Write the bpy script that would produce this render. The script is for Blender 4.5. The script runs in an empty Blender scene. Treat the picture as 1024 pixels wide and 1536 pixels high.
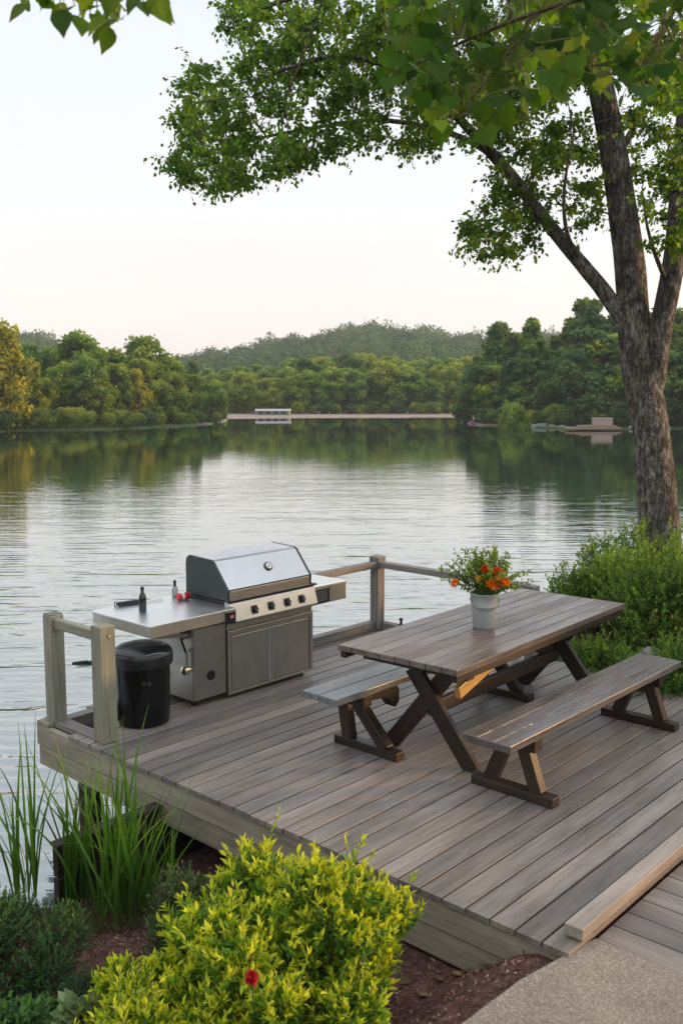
import bpy, math, random
import numpy as np
from mathutils import Vector, Matrix

random.seed(7)
RNG = np.random.default_rng(11)
SC = bpy.context.scene
COL = SC.collection
rad = math.radians

# ---------------------------------------------------------------- camera model
HY, FPX, CX, CY = 592.0, 1425.0, 512.0, 768.0
PITCH = math.atan((CY - HY) / FPX)
cp, sp = math.cos(PITCH), math.sin(PITCH)
TH = rad(47.7547)
XR = np.array([math.cos(TH), math.sin(TH), 0.0])
YR = np.array([-math.sin(TH), math.cos(TH), 0.0])
RW = np.stack([XR, YR, np.array([0, 0, 1.0])])          # (right, forward, up) -> world
CAM = np.array([-3.67344417, -1.96196942, 2.5])
VR = RW @ np.array([1.0, 0, 0])                          # camera right in the world
VF = RW @ np.array([0, 1.0, 0])                          # level forward in the world


def ray(x, y):
    a = (x - CX) / FPX
    b = (CY - y) / FPX
    return RW @ np.array([a, cp + b * sp, -sp + b * cp])


def un(x, y, z=0.0):
    d = ray(x, y)
    return CAM + d * (z - CAM[2]) / d[2]


def und(x, y, dist):
    d = ray(x, y)
    return CAM + d * dist / (d @ VF)


def unp(x, y, ax, v):
    d = ray(x, y)
    return CAM + d * (v - CAM[ax]) / d[ax]


# ---------------------------------------------------------------- object helpers
def link(o):
    COL.objects.link(o)
    return o


def tag(o, label=None, cat=None, group=None, kind=None):
    if label: o['label'] = label
    if cat: o['category'] = cat
    if group: o['group'] = group
    if kind: o['kind'] = kind
    return o


def thing(name, label, cat, loc=(0, 0, 0), rz=0.0, group=None):
    o = bpy.data.objects.new(name, None)
    o.empty_display_size = 0.1
    link(o)
    o.location = loc
    o.rotation_euler = (0, 0, rz)
    o['_inv'] = 0
    del o['_inv']
    return tag(o, label, cat, group)


def root_mat(o):
    return Matrix.Translation(o.location) @ Matrix.Rotation(o.rotation_euler.z, 4, 'Z')


class MB:
    """collects shapes in world coordinates and links them as one mesh object"""

    def __init__(self):
        self.v = []; self.f = []; self.gc = []; self.rn = []; self.sm = []; self.n = 0

    def add(self, verts, faces, gc=None, rnd=None, smooth=False):
        verts = [tuple(p) for p in verts]
        self.v += verts
        self.f += [tuple(i + self.n for i in f) for f in faces]
        self.gc += [tuple(g) for g in (gc if gc is not None else verts)]
        r = random.random() if rnd is None else rnd
        self.rn += [r] * len(verts)
        self.sm += [smooth] * len(faces)
        self.n += len(verts)
        return self

    def box(self, lo, hi, mat=None, rnd=None, taper=None):
        lo = np.array(lo, float); hi = np.array(hi, float)
        c = [(x, y, z) for z in (lo[2], hi[2]) for y in (lo[1], hi[1]) for x in (lo[0], hi[0])]
        s = hi - lo
        order = list(np.argsort(-s))
        off = np.array([random.uniform(-50, 50) for _ in range(3)])
        gc = [(np.array(p)[order] + off) for p in c]
        if mat is not None:
            c = [tuple(mat @ Vector(p)) for p in c]
        f = [(0, 2, 3, 1), (4, 5, 7, 6), (0, 1, 5, 4), (2, 6, 7, 3), (0, 4, 6, 2), (1, 3, 7, 5)]
        return self.add(c, f, gc, rnd)

    def beam(self, a, b, w, h, up=(0, 0, 1), rnd=None):
        """a board from a to b, w across, h along up"""
        a = Vector(a); b = Vector(b); d = b - a
        L = d.length; x = d.normalized(); u = Vector(up)
        y = u.cross(x).normalized(); z = x.cross(y)
        M = Matrix((x, y, z)).transposed().to_4x4()
        M.translation = a
        return self.box((0, -w / 2, -h / 2), (L, w / 2, h / 2), M, rnd)

    def tube(self, pts, rads, seg=10, caps=True, rnd=None, noise=0.0):
        pts = [np.array(p, float) for p in pts]
        n = len(pts)
        if not hasattr(rads, '__len__'): rads = [rads] * n
        vs = []; gcs = []; ref = None; ln = 0
        off = random.uniform(-20, 20)
        for i, p in enumerate(pts):
            t = pts[min(i + 1, n - 1)] - pts[max(i - 1, 0)]
            t = t / (np.linalg.norm(t) + 1e-9)
            if ref is None:
                ref = np.array([0, 0, 1.0]) if abs(t[2]) < .9 else np.array([1.0, 0, 0])
            y = np.cross(t, ref); y /= np.linalg.norm(y) + 1e-9
            z = np.cross(y, t); ref = z
            if i: ln += np.linalg.norm(p - pts[i - 1])
            for k in range(seg):
                a = 2 * math.pi * k / seg
                r = rads[i] * (1 + noise * random.uniform(-1, 1))
                q = p + r * (math.cos(a) * y + math.sin(a) * z)
                vs.append(q); gcs.append((ln + off, math.cos(a) * rads[i], math.sin(a) * rads[i]))
        fs = []
        for i in range(n - 1):
            for k in range(seg):
                k2 = (k + 1) % seg
                fs.append((i * seg + k, i * seg + k2, (i + 1) * seg + k2, (i + 1) * seg + k))
        if caps:
            fs.append(tuple(range(seg - 1, -1, -1)))
            fs.append(tuple((n - 1) * seg + k for k in range(seg)))
        return self.add(vs, fs, gcs, rnd, True)

    def cyl(self, a, b, r, seg=20, r2=None):
        return self.tube([a, b], [r, r if r2 is None else r2], seg)

    def lathe(self, c, prof, seg=32, axis=(0, 0, 1), rnd=None):
        ax = Vector(axis).normalized()
        q = Vector((0, 0, 1)).rotation_difference(ax).to_matrix()
        vs = []; fs = []
        n = len(prof)
        for r, z in prof:
            for k in range(seg):
                a = 2 * math.pi * k / seg
                vs.append(Vector(c) + q @ Vector((r * math.cos(a), r * math.sin(a), z)))
        for i in range(n - 1):
            for k in range(seg):
                k2 = (k + 1) % seg
                fs.append((i * seg + k, i * seg + k2, (i + 1) * seg + k2, (i + 1) * seg + k))
        if prof[0][0] > 1e-4: fs.append(tuple(range(seg - 1, -1, -1)))
        if prof[-1][0] > 1e-4: fs.append(tuple((n - 1) * seg + k for k in range(seg)))
        return self.add(vs, fs, None, rnd, True)

    def prism(self, poly, a, b):
        """poly: list of 3-D points (planar), swept from offset a to offset b (vectors)"""
        n = len(poly)
        P = [np.array(p, float) for p in poly]
        vs = [p + np.array(a) for p in P] + [p + np.array(b) for p in P]
        fs = [tuple(range(n - 1, -1, -1)), tuple(range(n, 2 * n))]
        fs += [(i, (i + 1) % n, n + (i + 1) % n, n + i) for i in range(n)]
        return self.add(vs, fs)

    def build(self, name, mat, root=None, bevel=0.0, seg=2, label=None, sharp=True):
        M = root_full(root).inverted() if root is not None else Matrix()
        me = bpy.data.meshes.new(name)
        me.from_pydata([tuple(M @ Vector(p)) for p in self.v], [], self.f)
        at = me.attributes.new('gc', 'FLOAT_VECTOR', 'POINT')
        at.data.foreach_set('vector', np.array(self.gc, dtype=np.float32).ravel())
        at = me.attributes.new('rnd', 'FLOAT', 'POINT')
        at.data.foreach_set('value', np.array(self.rn, dtype=np.float32))
        me.polygons.foreach_set('use_smooth', self.sm)
        me.materials.append(mat)
        me.update()
        if any(self.sm) and sharp:
            me.set_sharp_from_angle(angle=rad(40))
        o = bpy.data.objects.new(name, me)
        link(o)
        if root is not None: o.parent = root
        if bevel:
            m = o.modifiers.new('bevel', 'BEVEL')
            m.width = bevel; m.segments = seg; m.limit_method = 'ANGLE'; m.angle_limit = rad(50)
            m.harden_normals = False
        if label: o['label'] = label
        return o


def root_full(o):
    m = root_mat(o)
    p = o.parent
    while p is not None:
        m = root_mat(p) @ m
        p = p.parent
    return m


def np_mesh(name, verts, faces_list, mat, attrs=None, smooth=False):
    """verts (N,3); faces_list: list of int arrays (M,k)"""
    me = bpy.data.meshes.new(name)
    verts = np.asarray(verts, dtype=np.float32)
    me.vertices.add(len(verts))
    me.vertices.foreach_set('co', verts.ravel())
    loops = np.concatenate([f.ravel() for f in faces_list]).astype(np.int32)
    tot = np.concatenate([np.full(len(f), f.shape[1]) for f in faces_list]).astype(np.int32)
    st = np.concatenate([[0], np.cumsum(tot)[:-1]]).astype(np.int32)
    me.loops.add(len(loops))
    me.loops.foreach_set('vertex_index', loops)
    me.polygons.add(len(tot))
    me.polygons.foreach_set('loop_start', st)
    me.polygons.foreach_set('loop_total', tot)
    if smooth: me.polygons.foreach_set('use_smooth', np.ones(len(tot), dtype=bool))
    for k, a in (attrs or {}).items():
        a = np.asarray(a, dtype=np.float32)
        if a.ndim == 2:
            at = me.attributes.new(k, 'FLOAT_VECTOR', 'POINT'); at.data.foreach_set('vector', a.ravel())
        else:
            at = me.attributes.new(k, 'FLOAT', 'POINT'); at.data.foreach_set('value', a)
    me.update(calc_edges=True)
    if mat: me.materials.append(mat)
    return me


def mobj(name, me, root=None):
    o = bpy.data.objects.new(name, me)
    link(o)
    if root is not None: o.parent = root
    return o


# ---------------------------------------------------------------- leaf clouds
LEAF = {
    'diamond': (np.array([(0, 0, 0), (.5, .45, .12), (0, 1, 0), (-.5, .45, .12)]), [(0, 1, 2), (0, 2, 3)]),
    'leaf': (np.array([(0, 0, 0), (.40, .25, .08), (.46, .55, .10), (0, 1, -.06), (-.46, .55, .10), (-.40, .25, .08), (0, .5, 0)]),
             [(0, 1, 6), (1, 2, 6), (2, 3, 6), (3, 4, 6), (4, 5, 6), (5, 0, 6)]),
    'blade': (np.array([(0, 0, 0), (.5, .5, .10), (.0, 1, .05), (-.5, .5, .10), (0, .5, 0)]), [(0, 1, 4), (1, 2, 4), (2, 3, 4), (3, 0, 4)]),
    'maple': (np.array([(0, 0, 0), (.16, .03, .02), (.42, -.02, .03), (.46, .18, .05), (.62, .40, .05), (.40, .50, .04), (.30, .72, .02), (.14, .76, 0), (0, 1.05, -.06),
                        (-.14, .76, 0), (-.30, .72, .02), (-.40, .50, .04), (-.62, .40, .05), (-.46, .18, .05), (-.42, -.02, .03), (-.16, .03, .02), (0, .38, -.03)]),
              [(i, i + 1, 16) for i in range(15)] + [(15, 0, 16)]),
    'ovate': (np.array([(0, 0, 0), (.20, .06, .02), (.38, .22, .05), (.40, .40, .06), (.30, .62, .04), (.14, .82, .0), (0, 1.05, -.05),
                        (-.14, .82, .0), (-.30, .62, .04), (-.40, .40, .06), (-.38, .22, .05), (-.20, .06, .02), (0, .42, -.02)]),
              [(i, i + 1, 12) for i in range(11)] + [(11, 0, 12)]),
}


def unit(a):
    return a / (np.linalg.norm(a, axis=-1, keepdims=True) + 1e-9)


def leaf_mesh(name, pos, axis, nrm, length, width, mat, kind='diamond', tone=None, rng=RNG):
    """pos, axis (leaf direction), nrm (approx face normal) : (N,3); length,width : (N,)"""
    T, F = LEAF[kind]
    N = len(pos)
    y = unit(axis)
    x = unit(np.cross(y, nrm))
    z = np.cross(x, y)
    length = np.broadcast_to(length, (N,)); width = np.broadcast_to(width, (N,))
    t = T[None]
    V = (pos[:, None] + x[:, None] * (t[..., 0:1] * width[:, None, None]) + y[:, None] * (t[..., 1:2] * length[:, None, None])
         + z[:, None] * (t[..., 2:3] * length[:, None, None]))
    nv = len(T)
    Fa = np.array(F)[None] + (np.arange(N) * nv)[:, None, None]
    tn = rng.random(N) if tone is None else tone
    attrs = {'tone': np.repeat(tn, nv), 'rnd': np.repeat(rng.random(N), nv), 'mid': np.tile(np.abs(T[:, 0]), N)}
    return np_mesh(name, V.reshape(-1, 3), [Fa.reshape(-1, 3)], mat, attrs)


def rdir(n, rng=RNG):
    return unit(rng.normal(size=(n, 3)))


# ---------------------------------------------------------------- materials
def new_mat(name):
    m = bpy.data.materials.new(name)
    m.use_nodes = True
    nt = m.node_tree
    for n in list(nt.nodes): nt.nodes.remove(n)
    out = nt.nodes.new('ShaderNodeOutputMaterial')
    return m, nt, out


class NT:
    def __init__(self, nt): self.nt = nt

    def n(self, t, **kw):
        x = self.nt.nodes.new(t)
        for k, v in kw.items(): setattr(x, k, v)
        return x

    def set(self, node, **kw):
        for k, v in kw.items():
            node.inputs[k.replace('_', ' ')].default_value = v
        return node

    def l(self, a, b): self.nt.links.new(a, b)

    def attr(self, name, out='Fac'):
        a = self.n('ShaderNodeAttribute'); a.attribute_name = name
        return a.outputs[out]

    def noise(self, vec, scale, detail=4, rough=.55, dist=0.0):
        t = self.n('ShaderNodeTexNoise')
        t.inputs['Scale'].default_value = scale; t.inputs['Detail'].default_value = detail
        t.inputs['Roughness'].default_value = rough; t.inputs['Distortion'].default_value = dist
        if vec is not None: self.l(vec, t.inputs['Vector'])
        return t.outputs['Fac']

    def mapping(self, vec, scale=(1, 1, 1), rot=(0, 0, 0), loc=(0, 0, 0)):
        t = self.n('ShaderNodeMapping')
        t.inputs['Scale'].default_value = scale; t.inputs['Rotation'].default_value = rot; t.inputs['Location'].default_value = loc
        self.l(vec, t.inputs['Vector'])
        return t.outputs['Vector']

    def ramp(self, fac, stops, interp='LINEAR'):
        r = self.n('ShaderNodeValToRGB')
        r.color_ramp.interpolation = interp
        e = r.color_ramp.elements
        while len(e) < len(stops): e.new(.5)
        for i, (p, c) in enumerate(stops):
            e[i].position = p
            e[i].color = (c[0], c[1], c[2], 1) if hasattr(c, '__len__') else (c, c, c, 1)
        self.l(fac, r.inputs['Fac'])
        return r.outputs['Color']

    def mix(self, fac, a, b, mode='MIX'):
        m = self.n('ShaderNodeMix', data_type='RGBA', blend_type=mode)
        for inp, v in ((m.inputs[0], fac), (m.inputs[6], a), (m.inputs[7], b)):
            if hasattr(v, 'is_output'): self.l(v, inp)
            elif hasattr(v, '__len__'): inp.default_value = (v[0], v[1], v[2], 1)
            else: inp.default_value = v
        return m.outputs[2]

    def math(self, op, a, b=None, clamp=False):
        m = self.n('ShaderNodeMath', operation=op)
        m.use_clamp = clamp
        for i, v in enumerate((a, b)):
            if v is None: continue
            if hasattr(v, 'is_output'): self.l(v, m.inputs[i])
            else: m.inputs[i].default_value = v
        return m.outputs[0]

    def bump(self, h, strength=.3, dist=.01, normal=None):
        b = self.n('ShaderNodeBump')
        b.inputs['Strength'].default_value = strength; b.inputs['Distance'].default_value = dist
        self.l(h, b.inputs['Height'])
        if normal is not None: self.l(normal, b.inputs['Normal'])
        return b.outputs['Normal']

    def obj(self):
        return self.n('ShaderNodeTexCoord').outputs['Object']

    def pos(self):
        return self.n('ShaderNodeNewGeometry').outputs['Position']

    def principled(self, out, color, rough=.6, metal=0.0, normal=None, spec=.5, **kw):
        p = self.n('ShaderNodeBsdfPrincipled')
        for inp, v in ((p.inputs['Base Color'], color), (p.inputs['Roughness'], rough), (p.inputs['Metallic'], metal)):
            if hasattr(v, 'is_output'): self.l(v, inp)
            elif hasattr(v, '__len__'): inp.default_value = (v[0], v[1], v[2], 1)
            else: inp.default_value = v
        p.inputs['Specular IOR Level'].default_value = spec
        for k, v in kw.items(): p.inputs[k.replace('_', ' ')].default_value = v
        if normal is not None: self.l(normal, p.inputs['Normal'])
        self.l(p.outputs[0], out.inputs['Surface'])
        return p


def wood(name, dark, mid, light, rough=.7, spec=.35, bump=.35, stain=None, vary=.35, gloss_patch=0.0):
    m, nt, out = new_mat(name); N = NT(nt)
    gc = N.attr('gc', 'Vector'); rn = N.attr('rnd')
    v1 = N.mapping(gc, (1.6, 26, 26))
    v2 = N.mapping(gc, (5, 110, 110))
    v3 = N.mapping(gc, (1.1, 5, 5))
    n1 = N.noise(v1, 1.0, 5, .6, .8)
    n2 = N.noise(v2, 1.0, 3, .6)
    n3 = N.noise(v3, 1.0, 4, .6)
    g = N.math('ADD', N.math('MULTIPLY', n1, .6), N.math('MULTIPLY', n2, .4))
    col = N.ramp(g, [(.30, dark), (.50, mid), (.72, light)])
    # blotches and board to board change
    bl = N.ramp(n3, [(.33, .70), (.55, 1.0), (.75, 1.14)])
    col = N.mix(1.0, col, bl, 'MULTIPLY')
    br = N.ramp(rn, [(0.0, 1 - vary), (.5, 1.0), (1.0, 1 + vary * .7)])
    col = N.mix(1.0, col, br, 'MULTIPLY')
    hue = N.math('FRACT', N.math('MULTIPLY', rn, 7.31))
    if stain:
        col = N.mix(N.math('MULTIPLY', hue, .45), col, N.mix(1.0, col, stain, 'MULTIPLY'))
    # knots and checks
    vo = N.n('ShaderNodeTexVoronoi'); vo.inputs['Scale'].default_value = 1.0
    N.l(N.mapping(gc, (1.7, 11, 11)), vo.inputs['Vector'])
    kn = N.ramp(vo.outputs['Distance'], [(.03, .45), (.11, 1.0)])
    col = N.mix(.55, col, N.mix(1.0, col, kn, 'MULTIPLY'))
    ro = N.ramp(n3, [(.3, max(rough - .25 - gloss_patch, .12)), (.65, rough)])
    nb = N.bump(g, bump, .004)
    N.principled(out, col, ro, 0, nb, spec)
    return m


def leafmat(name, c0, c1, c2, trans=.45, rough=.5, hue_obj=0.0, spec=.3, var=.28):
    """c0..c2: colours along the leaf 'tone' (old to young leaf; far crowns also use it for painted top light)"""
    m, nt, out = new_mat(name); N = NT(nt)
    tone = N.attr('tone'); rn = N.attr('rnd')
    col = N.ramp(tone, [(0, c0), (.5, c1), (1, c2)])
    col = N.mix(1.0, col, N.ramp(rn, [(0, 1 - var), (1, 1 + var)]), 'MULTIPLY')
    if hue_obj:
        oi = N.n('ShaderNodeObjectInfo')
        t = N.ramp(oi.outputs['Random'], [(0, (1 - hue_obj, 1 - hue_obj * .6, 1.0)), (.45, (1, 1, .9)), (1, (1 + hue_obj * 1.5, 1 + hue_obj * .7, .75))])
        col = N.mix(1.0, col, t, 'MULTIPLY')
    p = N.n('ShaderNodeBsdfPrincipled')
    N.l(col, p.inputs['Base Color']); p.inputs['Roughness'].default_value = rough
    p.inputs['Specular IOR Level'].default_value = spec
    t = N.n('ShaderNodeBsdfTranslucent')
    tc = N.mix(1.0, col, (1.35, 1.25, .55), 'MULTIPLY')
    N.l(tc, t.inputs['Color'])
    mx = N.n('ShaderNodeMixShader'); mx.inputs[0].default_value = trans
    N.l(p.outputs[0], mx.inputs[1]); N.l(t.outputs[0], mx.inputs[2])
    N.l(mx.outputs[0], out.inputs['Surface'])
    return m


def plain(name, col, rough=.5, metal=0.0, spec=.5, nscale=0, namp=.15, bump=0.0, **kw):
    m, nt, out = new_mat(name); N = NT(nt)
    c = col; nb = None
    if nscale:
        n = N.noise(N.obj(), nscale, 5, .6)
        c = N.mix(n, tuple(x * (1 - namp) for x in col), tuple(min(1, x * (1 + namp)) for x in col))
        if bump: nb = N.bump(n, bump, .005)
    N.principled(out, c, rough, metal, nb, spec, **kw)
    return m


def steel(name, col, rough, scale=(3, 3, 160), dirt=.35, metal=1.0):
    m, nt, out = new_mat(name); N = NT(nt)
    o = N.obj()
    n1 = N.noise(N.mapping(o, scale), 1.0, 3, .6)
    n2 = N.noise(o, 5.0, 6, .65)
    n3 = N.noise(o, 34.0, 5, .7)
    c = N.mix(N.ramp(n2, [(.35, 0.0), (.75, dirt)]), col, tuple(x * .5 for x in col))
    c = N.mix(N.ramp(n3, [(.58, 0.0), (.78, dirt)]), c, (col[0] * .45, col[1] * .40, col[2] * .34))
    r = N.math('ADD', N.math('MULTIPLY', n1, .16), N.math('ADD', N.math('MULTIPLY', n2, .22), rough - .17))
    N.principled(out, c, r, metal, N.bump(n1, .06, .002), .5)
    return m


M_DECK = wood('weathered_deck_wood', (.130, .112, .098), (.218, .194, .176), (.305, .277, .254), .58, .4, .4, (1.14, .96, .80), .30)
M_FASCIA = wood('fascia_wood', (.19, .165, .128), (.31, .275, .218), (.41, .37, .30), .75, .25, .35, (1.05, .97, .85), .12)
M_KERB = wood('fresh_kerb_wood', (.20, .165, .14), (.29, .25, .215), (.37, .325, .285), .65, .3, .3, None, .1)
M_POST = wood('post_wood', (.18, .172, .13), (.285, .275, .215), (.37, .355, .285), .75, .25, .3, (.95, 1.02, .85), .12)
M_RAIL = wood('rail_wood', (.11, .10, .09), (.20, .185, .165), (.30, .28, .25), .7, .3, .3, None, .15)
M_TTOP = wood('table_top_wood', (.075, .062, .056), (.145, .124, .114), (.215, .19, .178), .5, .45, .4, (1.15, .92, .76), .22, .12)
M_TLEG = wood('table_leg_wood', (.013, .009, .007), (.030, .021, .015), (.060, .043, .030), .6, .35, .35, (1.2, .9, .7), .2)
M_BENCH = wood('bench_seat_wood', (.058, .050, .048), (.130, .116, .110), (.21, .195, .19), .42, .5, .45, (1.15, .9, .74), .25, .12)
M_BENCHB = wood('worn_bench_wood', (.075, .085, .085), (.150, .168, .170), (.22, .245, .25), .42, .5, .35, None, .12, .12)
M_BRACE = wood('brace_wood_lit_yellow', (.34, .19, .05), (.50, .30, .09), (.60, .40, .15), .5, .4, .3, None, .1)  # yellow light on the brace is put into its wood colour
M_BULK = wood('dark_bulkhead_wood', (.010, .008, .006), (.022, .017, .013), (.04, .032, .025), .6, .3, .5, None, .2)  # near-black even wood colour
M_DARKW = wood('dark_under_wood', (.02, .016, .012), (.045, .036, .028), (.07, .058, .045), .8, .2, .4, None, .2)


# =============================================================== WORLD, SUN, CAMERA
WATER_Z = -0.85
HAZE = .00042
SUN_EL = rad(9)
sun_dir_h = RW @ np.array([math.cos(rad(4)), math.sin(rad(4)), 0])          # towards the sun: the right of the picture
SUN_AZ = math.atan2(sun_dir_h[0], sun_dir_h[1])                             # clockwise from +Y

w = bpy.data.worlds.new('World'); SC.world = w; w.use_nodes = True
nt = w.node_tree
for n in list(nt.nodes): nt.nodes.remove(n)
N = NT(nt)
wo = N.n('ShaderNodeOutputWorld')
sky = N.n('ShaderNodeTexSky'); sky.sky_type = 'NISHITA'; sky.sun_disc = False
sky.sun_elevation = SUN_EL; sky.sun_rotation = SUN_AZ; sky.air_density = 1.0; sky.dust_density = 2.0; sky.ozone_density = 1.0
b1 = N.n('ShaderNodeBackground'); b1.inputs['Strength'].default_value = 0.05
N.l(sky.outputs[0], b1.inputs['Color'])
tc = N.n('ShaderNodeTexCoord')
sepn = N.n('ShaderNodeSeparateXYZ'); N.l(tc.outputs['Generated'], sepn.inputs[0])
el = N.math('MULTIPLY', sepn.outputs['Z'], 1.0)
veil = N.ramp(el, [(0.0, (.88, .78, .775)), (.09, (.86, .80, .80)), (.20, (.845, .83, .825)), (.36, (.765, .81, .865)), (.60, (.95, 1.0, 1.08)), (1.0, (1.30, 1.36, 1.45))])
# thin uneven high cloud
cl = N.noise(N.mapping(tc.outputs['Generated'], (1.2, 1.2, 4.5)), 1.6, 5, .55, .4)
veil = N.mix(N.ramp(cl, [(.35, 0.0), (.7, .55)]), veil, (.90, .875, .85))
b2 = N.n('ShaderNodeBackground'); b2.inputs['Strength'].default_value = 0.83
N.l(veil, b2.inputs['Color'])
ad = N.n('ShaderNodeAddShader'); N.l(b1.outputs[0], ad.inputs[0]); N.l(b2.outputs[0], ad.inputs[1])
N.l(ad.outputs[0], wo.inputs['Surface'])

sl = bpy.data.lights.new('sun', 'SUN'); sl.energy = 3.0; sl.angle = rad(4); sl.color = (1.0, .58, .27)
so = bpy.data.objects.new('sun', sl); link(so)
sd = Vector((sun_dir_h[0] * math.cos(SUN_EL), sun_dir_h[1] * math.cos(SUN_EL), math.sin(SUN_EL)))
so.rotation_euler = sd.to_track_quat('Z', 'Y').to_euler()
so.location = (20, -20, 12)

cam = bpy.data.cameras.new('camera'); co = bpy.data.objects.new('camera', cam); link(co)
cam.sensor_fit = 'VERTICAL'; cam.sensor_height = 36.0; cam.lens = 36.0 * FPX / 1536.0
cam.clip_start = .05; cam.clip_end = 6000
f = VF * cp + np.array([0, 0, -sp]); u = VF * sp + np.array([0, 0, cp])
Mc = Matrix((Vector(VR), Vector(u), Vector(-f))).transposed().to_4x4(); Mc.translation = Vector(CAM)
co.matrix_world = Mc
cam.dof.use_dof = True; cam.dof.focus_distance = 7.6; cam.dof.aperture_fstop = 4.5
SC.camera = co
SC.view_settings.view_transform = 'Standard'; SC.view_settings.look = 'None'
SC.view_settings.gamma = 1.0; SC.view_settings.exposure = 0.36
SC.view_settings.use_curve_mapping = False
SC.cycles.max_bounces = 8; SC.cycles.diffuse_bounces = 4; SC.cycles.glossy_bounces = 3; SC.cycles.transmission_bounces = 4
SC.cycles.use_denoising = True
SC.cycles.caustics_reflective = False; SC.cycles.caustics_refractive = False
SC.cycles.sample_clamp_indirect = 6.0

# =============================================================== TERRAIN AND LAKE
far_px = [(-700, 700), (-420, 668), (-250, 656), (-100, 651), (0, 648), (70, 646), (170, 645), (270, 641), (325, 637), (338, 632.5), (346, 627.5), (430, 626.8),
          (560, 626.4), (640, 626), (688, 626), (697, 634), (720, 639), (790, 641), (850, 645), (930, 645), (1024, 643), (1160, 648), (1350, 660)]
LAKE = [(-1.02, 3.20), (-.78, 3.0), (1.5, 2.95), (4.3, 2.98), (5.6, 3.9), (7.6, 5.2), (9.5, 5.0), (12.0, 2.5), (16, -3.5), (24, -14)]
fl = [tuple(un(x, y, WATER_Z)[:2]) for x, y in reversed(far_px)]
LAKE = LAKE + fl + [(-14, 20), (-6, 8.2), (-2.4, 4.6)]
LAKE = np.array(LAKE)


def lake_sdf(P):
    A = LAKE; B = np.roll(LAKE, -1, 0)
    best = np.full(len(P), 1e9); inside = np.zeros(len(P), bool)
    for a, b in zip(A, B):
        d = b - a
        t = np.clip(((P - a) @ d) / (d @ d), 0, 1)
        q = a + t[:, None] * d
        best = np.minimum(best, np.hypot(*(P - q).T))
        c = ((a[1] > P[:, 1]) != (b[1] > P[:, 1])) & (P[:, 0] < (b[0] - a[0]) * (P[:, 1] - a[1]) / (b[1] - a[1] + 1e-12) + a[0])
        inside ^= c
    return np.where(inside, -best, best)      # negative in the water


def sstep(a, b, x):
    t = np.clip((x - a) / (b - a), 0, 1)
    return t * t * (3 - 2 * t)


def fbm2(P, s, seed=0, oct=4):
    r = np.random.default_rng(seed); o = np.zeros(len(P)); a = 1.0
    for i in range(oct):
        k = s * 2 ** i
        for j in range(3):
            th = r.uniform(0, 6.28); ph = r.uniform(0, 6.28)
            o += a / 3 * np.sin(k * (P[:, 0] * math.cos(th) + P[:, 1] * math.sin(th)) + ph)
        a *= .5
    return o


def cam_polar(P):
    d = P - CAM[:2]
    D = d @ VF[:2]; R = d @ VR[:2]
    return D, CX + FPX * R / np.maximum(D, 1e-3) / cp


def terrain_h(P):
    d = lake_sdf(P)
    r = np.hypot(P[:, 0], P[:, 1])
    X, Y = P[:, 0], P[:, 1]
    # near bank
    near = -.60 + .22 * sstep(2.9, .9, Y) + .30 * sstep(.62, .10, Y) + .05 * sstep(.1, -1.5, Y)
    near = near + .03 * fbm2(P, 2.2, 3, 3) * sstep(-.1, .4, Y)
    right = -.55 + .35 * sstep(0, 3, d) + .06 * fbm2(P, 1.0, 5, 3)
    wr = sstep(4.0, 5.0, X)
    near = near * (1 - wr) + right * wr
    # far land
    D, px = cam_polar(P)
    far = WATER_Z + .12 + .055 * np.clip(d, 0, 400) * sstep(0, 12, d) + .1 * fbm2(P, .3, 8, 3) * sstep(1, 6, d)
    beach = sstep(250, 330, px) * sstep(760, 700, px) * sstep(100, 115, D)
    far = far * (1 - beach) + beach * (WATER_Z + .10 + .010 * np.clip(d, 0, 30) + .06 * np.clip(d - 30, 0, 400))
    wf = sstep(22, 40, r)
    land = near * (1 - wf) + far * wf
    bed = WATER_Z - .25 - 2.2 * sstep(.3, 6, -d)
    k = sstep(-.18, .02, d)
    h = bed * (1 - k) + land * k
    sand = beach * sstep(34, 24, d) * (D > 80)
    grass = np.maximum(wf, sstep(3.9, 4.8, X))
    return h, sand, grass, d


nr, na = 240, 380
rr = np.concatenate([[0.0005], np.geomspace(.4, 540, nr - 1)])
aa = np.linspace(0, 2 * np.pi, na, endpoint=False)
Rg, Ag = np.meshgrid(rr, aa, indexing='ij')
P2 = np.stack([(Rg * np.cos(Ag)).ravel() - .8, (Rg * np.sin(Ag)).ravel() + 1.2], 1)
H, sand, grass, dl = terrain_h(P2)
idx = np.arange(nr * na).reshape(nr, na)
F4 = np.stack([idx[:-1], idx[1:], np.roll(idx, -1, 1)[1:], np.roll(idx, -1, 1)[:-1]], -1).reshape(-1, 4)

m, nt, out = new_mat('ground_soil'); N = NT(nt)
p = N.pos()
n1 = N.noise(p, 26.0, 6, .7); n2 = N.noise(p, 3.0, 5, .6); n3 = N.noise(p, 90.0, 3, .6)
mul = N.ramp(n1, [(.30, (.034, .017, .013)), (.48, (.125, .058, .046)), (.62, (.23, .115, .092)), (.78, (.35, .22, .18))])
mul = N.mix(N.ramp(n2, [(.4, 0.0), (.65, .5)]), mul, (.045, .03, .022))
gr = N.ramp(N.noise(p, 1.5, 6, .65), [(.3, (.02, .035, .010)), (.6, (.05, .08, .02)), (.8, (.10, .11, .04))])
sd_ = N.ramp(N.noise(p, .6, 5, .6), [(.3, (.27, .22, .185)), (.7, (.36, .295, .25))])
c = N.mix(N.attr('grass'), mul, gr)
c = N.mix(N.attr('sand'), c, sd_)
N.principled(out, c, .9, 0, N.bump(N.math('ADD', n1, N.math('MULTIPLY', n3, .5)), .8, .02), .2)
M_GROUND = m
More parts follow.
